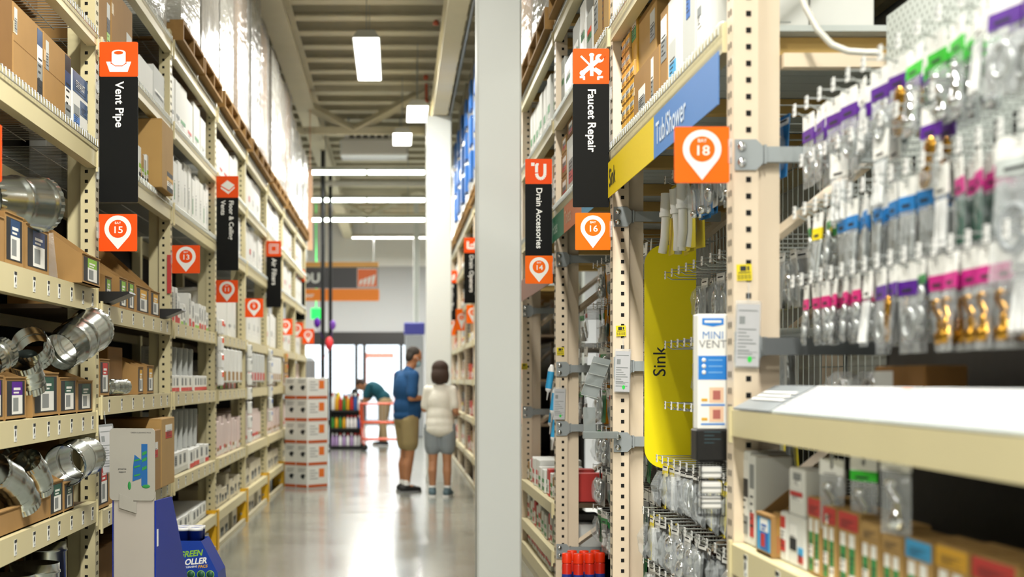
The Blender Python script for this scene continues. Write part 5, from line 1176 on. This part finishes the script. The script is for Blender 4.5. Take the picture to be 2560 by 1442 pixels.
for z, n in ((.622, 'upper'), (.322, 'middle')): fill('R', 3, z, '%s low shelf beyond the BAY-14 upright' % n, lw, v=.02)
fill('R', 2, .142, 'bottom shelf behind the spray cans', lw, v=.4, y0=.2, y1=1.6)
fill('R', 1, .142, 'bottom shelf under the faucet packs', lw, v=.1)
# clear leaning strip holder at bay 16 upright
o = thing('strip_holder', 'grey clear plastic sheet holder leaning out beside the BAY-16 upright', 'holder', P(1480, 1110, 6.8))
def PL_(px, py, dy=0): p = P(px, py, 6.8)-P(1480, 1110, 6.8); return (p.x, dy, p.z)
SMOKE = mat('smoky_plastic', '#8F9694', .2, trans=.35, spec=.8)
q = MB(); q.add([PL_(1452, 985), PL_(1490, 1000), PL_(1528, 900), PL_(1485, 890), PL_(1452, 985, .01), PL_(1490, 1000, .01), PL_(1528, 900, .01), PL_(1485, 890, .01)], [(0, 1, 2, 3), (7, 6, 5, 4), (0, 4, 5, 1), (1, 5, 6, 2), (2, 6, 7, 3), (3, 7, 4, 0)]); q.build('clear_sheet', SMOKE, o)
q = MB(); q.add([PL_(1458, 1018), PL_(1488, 1018), PL_(1490, 1096), PL_(1460, 1096), PL_(1458, 1018, .012), PL_(1488, 1018, .012), PL_(1490, 1096, .012), PL_(1460, 1096, .012)], [(3, 2, 1, 0), (4, 5, 6, 7), (0, 1, 5, 4), (1, 2, 6, 5), (2, 3, 7, 6), (3, 0, 4, 7)]); q.build('lower_sheet', SMOKE, o)
q = MB(); q.cbox(PL_(1456, 0)[0], PL_(1545, 0)[0], -.03, .004, PL_(0, 1096)[2], PL_(0, 1078)[2], 0, .003); q.build('tray', SMOKE, o)
for i in range(4):
    q = MB(); a = 905+i*27; q.tube([PL_(1480-i*9, a, -.004), PL_(1522-i*9, a+10, -.004)], .0022, 5); q.build('wire_clip', STEEL, o)
# tall blue and white box column on a black stand at bay 18 upright
Yv = 4.52; o = thing('carton_column', 'tall white and blue box reading MINI VENT clipped to the BAY-18 upright', 'box', P(1782, 1072, Yv)); s = Yv/F; W = 75*s
q = MB(); hz = 287*s; q.cbox(-W/2, W/2, 0, .07, 0, hz, 0, .002); q.box(-W/2+.001, W/2-.001, -.0008, .0, 123*s, 183*s, 1); q.prism([(-W*.36, hz-.012), (W*.36, hz-.012), (W*.36, hz-.032), (0, hz-.038), (-W*.36, hz-.032)], 1, -.0012, 0, 2); q.box(-W*.28, W*.28, -.0016, -.0012, hz-.026, hz-.019, 0)
for i in range(3): q.lathe([(0, .0012), (.0062, .0012), (.0062, 0)], 12, 0, (-W*.3, -.001, 172*s-i*.0185), Matrix.Rotation(math.pi/2, 3, 'X')); q.box(-W*.15, W*.32, -.0012, -.0008, 171*s-i*.0185, 173*s-i*.0185, 3)
for z in (18*s, 66*s): q.box(-W*.12, W*.36, -.0012, -.0004, z, z+38*s, 4); q.box(0, W*.25, -.0016, -.0012, z+7*s, z+30*s, 5); q.box(-W*.4, W*.4, -.0012, -.0004, z-8*s, z-4*s, 1); q.box(-W*.38, -W*.18, -.0012, -.0004, z+3*s, z+10*s, 6)
q.build('carton_body', [WHITE, mat('vent_blue', '#1E7FD6', .4), mat('vent_blue', '#1E7FD6'), mat('pale_blue_print', '#8CC3EE', .5), mat('peach_print', '#EFC9A8', .5), mat('rose_print', '#B5675E', .5), GOLDY], o)
q = MB(); q.text('MINI', .034, TM((0, -.0016, hz-.065), (1,0,0), (0,0,1)), 0, 0, sx=.95); q.text('VENT', .034, TM((0, -.0016, hz-.092), (1,0,0), (0,0,1)), 1, 0, sx=1.0); q.build('lettering', [mat('mini_blue', '#3F7FC2', .5), mat('vent_grey', '#7E8184', .5)], o)
o = thing('black_clip_stand', 'black plastic holder under the MINI VENT box gripping the BAY-18 upright', 'holder', P(1782, 1152, Yv))
q = MB(); q.cbox(-W*.56, W*.56, -.006, .08, 0, 79*s, 0, .004); q.build('holder_body', BLKPL, o)
q = MB(); q.box(W*.5, W*.5+.06, -.006, .01, 14*s, 40*s); q.box(W*.55, W*.55+.06, -.012, -.006, 20*s, 34*s); q.build('clip_arm', BLKPL, o)
q = MB()
for i in range(4): q.box(-W*.3, W*.25-(i % 2)*.02, -.0068, -.006, 72*s-i*9*s, 73.5*s-i*9*s)
q.build('lettering', mat('dim_print', '#3D5C66', .5), o)
p = P(1823, 800, Yv); q = MB(); q.box(-.012, .012, -.004, .01, -.018, .018); o = q.build('black_clip', BLKPL, None, (p.x+.008, Yv-.06, p.z)); tag(o, 'small black clip at the top of the MINI VENT box', 'clip')
for i in range(3):
    p = P(1780, 1195+i*38, Yv); make('wpk', 'white_package', lambda o: (MB().cbox(-.03, .03, 0, .05, 0, .035, 0, .004).build('package', WPL, o), MB().box(-.031, .031, -.001, .02, .014, .02).build('band', GREY, o)), 'small white package in the wire rack under the black holder, %s down' % od(i+1), 'package', (p.x, Yv, p.z))
o = thing('wire_rack', 'thin black wire rack holding white packages under the black holder', 'rack', P(1782, 1290, Yv)); q = MB()
for x in (-.036, .036):
    for y in (-.004, .055): q.tube([(x, y, 0), (x, y, 138*s)], .0018, 5)
for i in range(4): q.tube([(-.036, -.004, i*45*s), (.036, -.004, i*45*s), (.036, .055, i*45*s), (-.036, .055, i*45*s)], .0018, 5, closed=True)
q.build('wire', BLKPL, o)
# ------------------------------------------------------------------ people
def blob(name, caps, ells, m_, parent, vox=.012, it=3, extra=None):
    """one continuous skin grown from tapered limbs and ellipsoids"""
    q = MB()
    for pts, rs in caps:
        P_ = [Vector(p) for p in pts]
        for i in range(len(P_)-1):
            q.tube([P_[i], P_[i+1]], [rs[i], rs[i+1]], 12)
        for p, r in zip(P_, rs): q.ell(p, r*1.0, 0, 10)
    for c, r, M in ells: q.ell(c, r, 0, 14, M)
    o = q.build('tmp', m_); md = o.modifiers.new('r', 'REMESH'); md.mode = 'VOXEL'; md.voxel_size = vox; md.use_smooth_shade = True
    sm_ = o.modifiers.new('s', 'SMOOTH'); sm_.factor = .5; sm_.iterations = it
    me = bpy.data.meshes.new_from_object(o.evaluated_get(bpy.context.evaluated_depsgraph_get())); bpy.data.objects.remove(o)
    me.polygons.foreach_set('use_smooth', [True]*len(me.polygons))
    n = bpy.data.objects.new(name, me); COL.objects.link(n); n.parent = parent; return n
def hand(caps, wr, dr, side_, up=(0, 0, 1), curl=.5):
    d = Vector(dr).normalized(); w_ = Vector(wr); u = Vector(up); s_ = d.cross(u).normalized()*side_; u = s_.cross(d).normalized()
    if u.z < 0: u = -u
    palm = w_+d*.085; caps.append(([w_, w_+d*.045, palm], [.026, .033, .030]))
    for i, L in enumerate((.072, .082, .076, .06)):
        b_ = palm+s_*(.027-.018*i)+d*.004; m1 = b_+d*L*.5-u*L*.12; m2 = m1+(d*(1-curl)-u*curl)*L*.5
        caps.append(([b_, m1, m2], [.0095, .009, .0075]))
    t0 = w_+d*.03+s_*.028; t1 = t0+d*.03+s_*.024-u*.008; caps.append(([t0, t1, t1+d*.03-u*.006], [.012, .011, .009]))
def RY(a): return Matrix.Rotation(a, 3, 'Y')
def head_ells(c, tilt, s=1.):     # faces +x
    M = RY(tilt); f = lambda x, y, z: Vector(c)+M @ Vector((x, y, z))*s
    return [(f(0, 0, .015), (.098*s, .077*s, .112*s), M), (f(.03, 0, -.055), (.062*s, .058*s, .065*s), M), (f(.1, 0, -.02), (.022*s, .014*s, .026*s), M), (f(.088, 0, .02), (.014*s, .05*s, .012*s), M),
            (f(.088, 0, -.066), (.012*s, .026*s, .008*s), M), (f(-.005, .078, -.01), (.018*s, .01*s, .032*s), M), (f(-.005, -.078, -.01), (.018*s, .01*s, .032*s), M)], f, M
def shoes(o, feet, m_, sole):
    for (ax, ay, az), (tx, ty) in feet:
        d = Vector((tx-ax, ty-ay, 0)).normalized()
        a = Vector((ax, ay, .05))-d*.05
        n = blob('shoe', [([a, Vector((ax, ay, .05)), Vector((tx, ty, .035))], [.045, .05, .038]), ([Vector((ax, ay, .05)), Vector((ax, ay, .1))], [.048, .046])], [], m_, o, .012, 2)
        for v in n.data.vertices: v.co.z = max(v.co.z, .012)
        q = MB(); s_ = Vector((-d.y, d.x, 0))
        pts = [a-d*.035-s_*.035, a-d*.045, a-d*.035+s_*.035, Vector((tx, ty, 0))+s_*.045-d*.03, Vector((tx, ty, 0))+d*.045, Vector((tx, ty, 0))-s_*.045-d*.03]
        q.prism([(p.x, p.y) for p in pts], 2, .0, .022); q.build('sole', sole, n)
EYEW = mat('eye_white', '#E8E6E0', .3); IRIS = mat('iris_dark', '#2A1C14', .3)
def eyes(o, f, s=1.):
    for y in (-.03, .03):
        e = MB().ell(f(.083, y, .0), (.012*s, .013*s, .009*s), 0, 10).build('eye', EYEW, o)
        MB().ell(f(.0925, y, -.001), (.005*s, .006*s, .006*s), 0, 8).build('iris', IRIS, e)
BLUESH = mat('shirt_blue', '#164B7C', .85, var=.08, scale=14, bump=.15, bscale=25); KHAKI = mat('shorts_khaki', '#A08E62', .85, var=.08, scale=12, bump=.15, bscale=25); SHOEB = mat('shoe_black', '#1A1C1E', .6)
HAIRG = mat('hair_dark_grey', '#3A332C', .8, var=.2, scale=30); MASK = mat('mask_blue', '#A9D4E2', .7)
man = thing('person', 'tall person in blue polo, khaki shorts and pale mask looking down at hands', 'person', (PX(1016, 18.6), 18.6, 0), .45)
hd, f, M = head_ells((.10, 0, 1.675), .35, 1.02)
legs = [([(0, .095, .93), (.035, .1, .51), (.005, .11, .09)], [.092, .062, .042]), ([(0, -.095, .93), (.0, -.1, .51), (-.05, -.1, .09)], [.092, .062, .042])]
calf = [([(.02, .1, .42), (-.005, .1, .34), (.005, .11, .12)], [.055, .058, .04]), ([(-.015, -.1, .42), (-.04, -.1, .34), (-.05, -.1, .12)], [.055, .058, .04])]
armsR = ([(-.0, -.2, 1.44), (-.06, -.245, 1.17), (.20, -.15, 1.17)], [.055, .042, .028]); armsL = ([(.0, .2, 1.44), (-.0, .25, 1.17), (.22, .12, 1.16)], [.055, .042, .028])
feet_ = [([(.005, .11, .07), (.15, .12, .035)], [.042, .032]), ([(-.05, -.1, .07), (.1, -.1, .035)], [.042, .032])]
caps = legs+calf+feet_+[armsR, armsL, ([(.02, 0, 1.46), (.075, 0, 1.60)], [.062, .055]), ([(-.0, -.19, 1.43), (0, .19, 1.43)], [.06, .06])]
hand(caps, (.20, -.15, 1.17), (.9, .25, .05), 1); hand(caps, (.22, .12, 1.16), (.9, -.25, .05), -1)
tor = [((0, 0, 1.30), (.12, .18, .2), None), ((.02, 0, 1.08), (.135, .165, .17), None), ((0, 0, .95), (.12, .16, .12), None)]
blob('body', caps, tor+hd, SKIN, man, .009, 2)
blob('shirt', [([(0, -.2, 1.445), (-.045, -.24, 1.22)], [.075, .07]), ([(0, .2, 1.445), (.0, .245, 1.22)], [.075, .07]), ([(.0, -.17, 1.435), (0, .17, 1.435)], [.078, .078]), ([(.02, 0, 1.44), (.035, 0, 1.505)], [.09, .075])],
     [((-.01, 0, 1.28), (.15, .205, .22), None), ((.02, 0, 1.06), (.185, .20, .19), None), ((.01, 0, .95), (.175, .202, .10), None)], BLUESH, man, .012, 10)
blob('shorts', [([(0, .095, .9), (.035, .1, .60)], [.118, .105]), ([(0, -.095, .9), (.0, -.1, .60)], [.118, .105])], [((0, 0, .9), (.145, .175, .1), None)], KHAKI, man)
shoes(man, [((.005, .11, 0), (.17, .13)), ((-.05, -.1, 0), (.12, -.1))], SHOEB, mat('sole_grey', '#8B8D8E', .6))
for (x, y) in ((.005, .11), (-.05, -.1)): MB().lathe([(.046, .09), (.044, .15), (.042, .155)], 14, 0, (x, y, 0)).build('sock', WPL, man)
M2 = M; blob('hair', [], [(f(-.022, 0, .05), (.092, .082, .085), M), (f(-.05, 0, .0), (.058, .076, .08), M)], HAIRG, man, .01, 2)
blob('face_mask', [], [(f(.062, 0, -.055), (.058, .062, .055), M)], MASK, man, .008, 2)
for s_ in (-1, 1): MB().tube([f(.06, s_*.06, -.03), f(.03, s_*.08, -.015), f(.0, s_*.086, .0)], .003, 5).build('ear_loop', WPL, man)
eyes(man, f, 1.02)
WSH = mat('shirt_offwhite', '#EDE9DC', .85, var=.04, scale=14, bump=.15, bscale=25); GSH = mat('shorts_grey', '#8F979C', .85, var=.12, scale=16); HAIRB = mat('hair_brown', '#3B281C', .75, var=.3, scale=25, bump=.4, bscale=40, stretch=(3, 3, .5)); SHOEG = mat('shoe_teal_grey', '#5C737C', .6)
wo = thing('person', 'person with brown bob, white t-shirt and grey shorts seen from behind', 'person', (PX(1100, 17.9), 17.9, 0), math.pi/2-.1)
sc_ = .9
hd, f, M = head_ells((.03, 0, 1.49), .2, .95)
legs = [([(0, .085, .84), (.01, .085, .46), (-.02, .09, .08)], [.088, .056, .038]), ([(0, -.085, .84), (.0, -.085, .46), (-.03, -.09, .08)], [.088, .056, .038])]
calf = [([(-.015, .086, .38), (-.04, .088, .31), (-.02, .09, .11)], [.05, .054, .036]), ([(-.02, -.086, .38), (-.045, -.088, .31), (-.03, -.09, .11)], [.05, .054, .036])]
armsR = ([(.0, -.15, 1.27), (-.05, -.19, 1.02), (.16, -.19, .98)], [.046, .038, .026]); armsL = ([(.0, .15, 1.27), (.02, .19, 1.04), (.2, .15, 1.09)], [.046, .038, .026])
feet_ = [([(-.02, .09, .06), (.12, .1, .03)], [.038, .03]), ([(-.03, -.09, .06), (.11, -.11, .03)], [.038, .03])]
caps = legs+calf+feet_+[armsR, armsL, ([(.0, 0, 1.3), (.02, 0, 1.42)], [.052, .048]), ([(-.0, -.13, 1.27), (0, .13, 1.27)], [.05, .05])]
hand(caps, (.16, -.19, .98), (.9, .2, 0), 1); hand(caps, (.2, .15, 1.09), (.9, -.1, .1), -1)
blob('body', caps, [((0, 0, 1.15), (.095, .13, .17), None), ((.01, 0, .95), (.11, .135, .15), None), ((-.02, 0, .85), (.12, .165, .11), None)]+hd, SKIN2, wo, .009, 2)
blob('shirt', [([(0, -.145, 1.275), (-.04, -.18, 1.08)], [.06, .056]), ([(0, .145, 1.275), (.015, .18, 1.08)], [.06, .056]), ([(.0, -.125, 1.265), (0, .125, 1.265)], [.066, .066]), ([(0, 0, 1.28), (.005, 0, 1.33)], [.075, .062])],
     [((-.01, 0, 1.13), (.12, .155, .19), None), ((.0, 0, .95), (.145, .168, .2), None), ((-.008, 0, .86), (.156, .182, .15), None), ((-.012, 0, .80), (.16, .188, .1), None)], WSH, wo, .012, 14)
blob('shorts', [([(-.01, .085, .82), (.005, .088, .585)], [.11, .102]), ([(-.01, -.085, .82), (.0, -.09, .585)], [.11, .102])], [((-.015, 0, .80), (.13, .165, .09), None)], GSH, wo)
shoes(wo, [((-.02, .09, 0), (.13, .1)), ((-.03, -.09, 0), (.12, -.12))], SHOEG, WPL)
for (x, y) in ((-.02, .09), (-.03, -.09)): MB().lathe([(.043, .085), (.041, .13), (.039, .135)], 14, 0, (x, y, 0)).build('sock', WPL, wo)
blob('hair', [], [(f(-.02, 0, .045), (.112, .105, .095), M), (f(-.06, 0, -.06), (.078, .108, .115), M), (f(.0, .075, -.05), (.06, .04, .1), M), (f(.0, -.075, -.05), (.06, .04, .1), M)], HAIRB, wo, .01, 2)
eyes(wo, f, .95)
# far shopper bent over an orange cart
fs = thing('person', 'far shopper in teal shirt bending over the orange cart by the entrance', 'person', (PX(962, 31.6), 31.6, 0), math.pi-.2)
hd, f, M = head_ells((.52, 0, 1.28), .9, 1.)
legs = [([(0, .1, .9), (.03, .1, .48), (-.02, .1, .09)], [.1, .065, .045]), ([(0, -.1, .9), (.05, -.1, .48), (.1, -.1, .09)], [.1, .065, .045])]
caps = legs+[([(-.02, .1, .06), (.13, .1, .035)], [.042, .034]), ([(.1, -.1, .06), (.24, -.1, .035)], [.042, .034]), ([(.3, -.19, 1.25), (.38, -.23, .98), (.55, -.18, .88)], [.055, .042, .03]), ([(.3, .19, 1.25), (.38, .23, .98), (.55, .18, .88)], [.055, .042, .03]), ([(.36, 0, 1.26), (.46, 0, 1.27)], [.06, .055])]
hand(caps, (.55, -.18, .88), (.7, .1, -.5), 1); hand(caps, (.55, .18, .88), (.7, -.1, -.5), -1)
Mt = RY(.85)
blob('body', caps, [((.2, 0, 1.15), (.12, .18, .2), Mt), ((.06, 0, 1.0), (.12, .165, .16), Mt)]+hd, SKIN, fs, .014, 2)
blob('shirt', [([(.3, -.19, 1.26), (.36, -.22, 1.05)], [.075, .068]), ([(.3, .19, 1.26), (.36, .22, 1.05)], [.075, .068]), ([(.31, -.15, 1.26), (.31, .15, 1.26)], [.075, .075])], [((.18, 0, 1.17), (.15, .205, .24), Mt), ((.04, 0, 1.02), (.155, .19, .18), Mt)], mat('shirt_teal', '#14525F', .85, bump=.1), fs, .014)
blob('trousers', [([(0, .1, .92), (.03, .1, .48), (-.02, .1, .14)], [.125, .09, .07]), ([(0, -.1, .92), (.05, -.1, .48), (.1, -.1, .14)], [.125, .09, .07])], [((-.02, 0, .93), (.15, .18, .12), None)], mat('trousers_tan', '#B79D74', .85), fs, .014)
blob('hair', [], [(f(-.02, 0, .05), (.1, .085, .085), M), (f(-.05, 0, .0), (.06, .08, .08), M)], HAIRB, fs, .012, 2)
shoes(fs, [((-.02, .1, 0), (.15, .11)), ((.1, -.1, 0), (.26, -.11))], SHOEB, WPL); eyes(fs, f)
# orange platform cart
CO = mat('cart_orange', '#F0551C', .4)
ct = thing('shopping_cart', 'orange metal shopping cart near the glass entrance', 'cart', (PX(960, 29.6), 29.6, 0), .1)
q = MB()
for z, w_, l_ in ((.22, .26, .42), (.55, .28, .44), (.92, .30, .46)): q.tube([(-l_, -w_, z), (l_, -w_, z), (l_, w_, z), (-l_, w_, z)], .016, 8, closed=True)
for sx_ in (-1, 1):
    for sy in (-1, 1): q.tube([(sx_*.42, sy*.26, .12), (sx_*.42, sy*.26, .22), (sx_*.46, sy*.30, .92)], .014, 8)
q.build('frame', CO, ct)
q = MB()
for i in range(13): q.tube([(-.44+i*.073, -.28, .55), (-.46+i*.077, -.30, .92)], .004, 5); q.tube([(-.44+i*.073, .28, .55), (-.46+i*.077, .30, .92)], .004, 5); q.tube([(-.44+i*.073, -.28, .55), (-.44+i*.073, .28, .55)], .004, 5)
q.build('wire_basket', STEEL, ct)
MB().box(-.42, .42, -.26, .26, .2, .235).build('platform', CO, ct)
MB().tube([(.46, -.30, .92), (.56, -.3, 1.02), (.56, .3, 1.02), (.46, .30, .92)], .018, 8).build('handle', CO, ct)
for sx_ in (-1, 1):
    for sy in (-1, 1): MB().lathe([(0, -.02), (.06, -.02), (.065, 0), (.06, .02), (0, .02)], 16, 0, (sx_*.4, sy*.24, .066), Matrix.Rotation(math.pi/2, 3, 'X')).build('wheel', RUBB, ct)
# ------------------------------------------------------------------ far end of the aisle
# stack of white boxes with orange bands: five layers of two
def heat(o):
    q = MB(); q.cbox(-.199, 0, 0, .397, 0, .283, 0, .004)
    q.box(-.195, -.004, -.001, 0, .012, .05, 1); q.box(0, .001, .02, .377, .012, .05, 1)
    q.prism([(-.12, .16), (-.1, .13), (-.06, .12), (-.05, .15), (-.03, .17), (-.07, .19), (-.1, .18)], 1, -.001, 0, 2)
    for i in range(3): q.box(-.16, -.05+i*.01, -.001, 0, .215+i*.018, .223+i*.018, 3)
    q.box(0, .001, .22, .32, .14, .25, 4)
    for i in range(4): q.box(0, .001, .05, .2-(i % 2)*.05, .12+i*.035, .13+i*.035, 3)
    q.build('carton_body', [WBOX, mat('band_rust', '#C4571F', .6), INK, GREY, mat('spot_orange', '#E8782A', .6)], o)
a = math.radians(50)
for j in range(5):
    for i in range(2):
        c0 = P(768, 1222, 19.1); u = Vector((-math.cos(math.radians(40)), math.sin(math.radians(40)), 0))
        p = Vector((c0.x, c0.y, 0))+u*.2015*i
        make('heat', 'stacked_carton', heat, 'white carton with rust band in the aisle stack, %s from floor, %s column' % (od(j+1), ('corner', 'inner')[i]), 'box', (p.x, p.y, .001+j*.284), math.radians(-40))
# gondola of bottles
gY = 30.0; gx0, gx1 = PX(824, gY), PX(905, gY)
go = thing('gondola_shelf', 'black shelf unit of bottles standing near the entrance', 'shelf', (gx0, gY, 0)); gw = gx1-gx0
for x in (0, gw-.02): MB().box(x, x+.02, 0, .4, 0, 1.0).build('side_panel', BLKPL, go)
MB().box(.0, gw, .39, .41, 0, 1.0).build('back_panel', BLKPL, go)
for z in (.06, .42, .78): MB().box(.02, gw-.02, 0, .39, z-.03, z).build('shelf', BLKPL, go)
def bottle(o, m1, m2, h):
    q = MB(); q.lathe([(0, 0), (.03, 0), (.032, .01), (.032, h*.6), (.014, h*.8), (.013, h*.85)], 14); q.build('bottle_body', m1, o)
    q = MB(); q.lathe([(.016, h*.83), (.016, h), (0, h)], 12); q.build('cap', m2, o)
bc = [(mat('bottle_lilac', '#B79AC8', .3), WPL), (WPL, RED), (mat('bottle_green', '#3D8A3A', .3), BLKPL), (GOLDY, BLKPL), (mat('bottle_blue', '#2F5FA8', .3), WPL), (MATS['print_red'], WPL)]
for r, z in enumerate((.06, .42, .78)):
    for i in range(8):
        c_ = [0, 0, 1, 0, 1, 0, 1, 1][i] if r == 0 else [2, 3, 2, 3, 1, 1, 1, 4][i] if r == 1 else [1, 3, 5, 2, 3, 5, 4, 1][i]
        nm = ('lilac', 'white', 'green', 'amber', 'blue', 'red')[c_]
        make(('bot', c_, r > 1), 'bottle', lambda o: bottle(o, *bc[c_], .26 if r < 2 else .34), '%s bottle, %s along the %s shelf of the black unit' % (nm, od(i+1), ('bottom', 'middle', 'top')[r]), 'bottle', (gx0+.06+i*(gw-.12)/7, gY+.07, z+.001))
for i, (px, py, w_, h, m_, nm) in enumerate(((835, 968, .12, .3, WBOX, 'white'), (845, 1012, .1, .3, YEL, 'yellow'), (862, 985, .2, .22, RED, 'red'), (885, 975, .2, .35, BLKPL, 'black'))):
    q = MB(); q.cbox(-w_/2, w_/2, 0, .2, 0, h, 0, .02); q.prism([(-w_*.3, h), (w_*.3, h), (w_*.2, h+.08), (-w_*.2, h+.08)], 1, .04, .16)
    tag(q.build('product_jug', m_, None, (PX(px, gY), gY+.16, .781)), '%s jug on top of the black bottle shelf' % nm, 'jug')
# grey cabinet, kiosk, poles, decorations
q = MB(); q.cbox(PX(757, 26), PX(786, 26), 26, 26.4, 0, PZ(893, 26), 0, .06); tag(q.build('grey_cabinet', mat('cabinet_grey', '#8E9092', .5)), 'rounded grey cabinet behind the white and rust carton stack', 'cabinet')
ki = thing('kiosk', 'grey kiosk with purple-blue lit top beside the far white column', 'kiosk', (PX(1036, 36), 36, 0))
MB().cbox(-.22, .22, 0, .3, 0, PZ(838, 36), 0, .02).build('kiosk_body', mat('kiosk_grey', '#B7B9BC', .5), ki)
MB().cbox(-.25, .25, -.02, .32, PZ(836, 36), PZ(806, 36), 0, .02).build('kiosk_top', mat('kiosk_violet', '#4E4FB0', .5), ki)
for i, (px, pt, pb2, Y) in enumerate(((807, 430, 960, 29.0), (826, 518, 960, 31.5))):
    q = MB(); q.tube([(0, 0, 0), (0, 0, CEIL-.565)], .04, 10); q.cbox(-.15, .15, -.15, .15, 0, .03, 0, .01)
    tag(q.build('black_pole', BLKPL, None, (PX(px, Y), Y, 0)), '%s black pole rising in front of the entrance signs' % ('thicker nearer', 'thinner farther')[i], 'pole')
for i, (px, py, Y, m_, nm, r) in enumerate(((823, 858, 28.8, mat('deco_red', '#E8353A', .4), 'red', .10), (793, 806, 28.8, PURP, 'purple', .08), (832, 812, 31.3, mat('deco_violet', '#8E4FC8', .4), 'violet', .08))):
    p = P(px, py, Y); q = MB(); q.ell(p, (r*.8, r*.8, r*1.3), 0, 14); q.tube([p+Vector((0, 0, -r*1.2)), (PX(807 if Y < 30 else 826, Y), Y+.16, p.z-.3)], .006, 5)
    tag(q.build('hanging_decoration', m_), '%s decoration tied beside the black poles' % nm, 'decoration')
# entrance sign with orange bar
sy = 40.0; s = sy/F
sg = thing('entrance_sign', 'dark overhead sign with white letters, orange logo square and orange bar below', 'sign', P(850, 752, sy))
def sgx(p): return (p-850)*s
def sgz(p): return (752-p)*s
MB().box(sgx(735), sgx(945), 0, .08, sgz(720), sgz(668)).build('dark_panel', mat('sign_charcoal', '#4A4649', .5), sg)
MB().box(sgx(735), sgx(946), -.02, .1, sgz(667), sgz(655)).build('top_strip', mat('strip_amber', '#F0B05A', .5), sg)
q = MB(); q.prism(rrect(sgx(735), sgx(948), sgz(752), sgz(722), .04), 1, -.01, .07); q.build('orange_bar', mat('bar_orange', '#FF8C1A', .5), sg)
q = MB(); q.text('DU', .36, TM((sgx(776), -.004, sgz(696)), (1,0,0), (0,0,1)), 0, .03); q.text('oor', .17, TM((sgx(773), -.014, sgz(738)), (1,0,0), (0,0,1)), 0, .02); q.build('lettering', WHITE, sg)
q = MB(); q.box(sgx(893), sgx(943), -.012, 0, sgz(718), sgz(671)); lg = q.build('logo_square', mat('logo_orange', '#EE7030', .5), sg)
q = MB()
for i in range(4):
    t = .03+i*.11; q.add([(sgx(895)+t, -.0135, sgz(716)+.02), (sgx(895)+t+.06, -.0135, sgz(716)+.06), (sgx(895)+t+.06+.05, -.0135, sgz(716)+.2+.04*i), (sgx(895)+t+.02, -.0135, sgz(716)+.16+.04*i)], [(0, 1, 2, 3)])
for (x0, x1, z0, z1) in ((893, 943, 672, 671), (893, 894, 718, 671), (942, 943, 718, 671), (893, 943, 718, 717)): q.box(sgx(x0), sgx(x1), -.014, -.012, sgz(z0)-.005, sgz(z1)+.005)
q.build('logo_strokes', WHITE, lg)
for x in (-.9, .9): MB().tube([(x, .04, sgz(660)), (x, .04, CEIL-.2-P(850, 752, sy).z)], .01, 6).build('hanger_wire', STEEL, sg)
q = MB(); p = P(790, 784, 41); q.cbox(-.14, .14, 0, .06, -.15, .15, 0, .01); q.tube([(0, .03, .15), (0, .03, CEIL-.001-p.z)], .012, 6)
tag(q.build('green_sign', mat('exit_green', '#1FE06A', .4, emit=1.2), None, p), 'small glowing green sign hanging below the dark entrance sign', 'sign')
# pale orange banner at the end of the vent pipe racks
q = MB(); q.box(PX(769, 24.6), PX(781, 24.6), 24.6, 24.62, PZ(625, 24.6), PZ(425, 24.6)); q.tube([(PX(775, 24.6), 24.61, PZ(425, 24.6)), (PX(775, 24.6), 24.61, CEIL-.001)], .008, 6); tag(q.build('end_banner', mat('banner_peach', '#F2A98C', .6)), 'pale orange vertical banner at the far end of the pallet loads', 'banner')
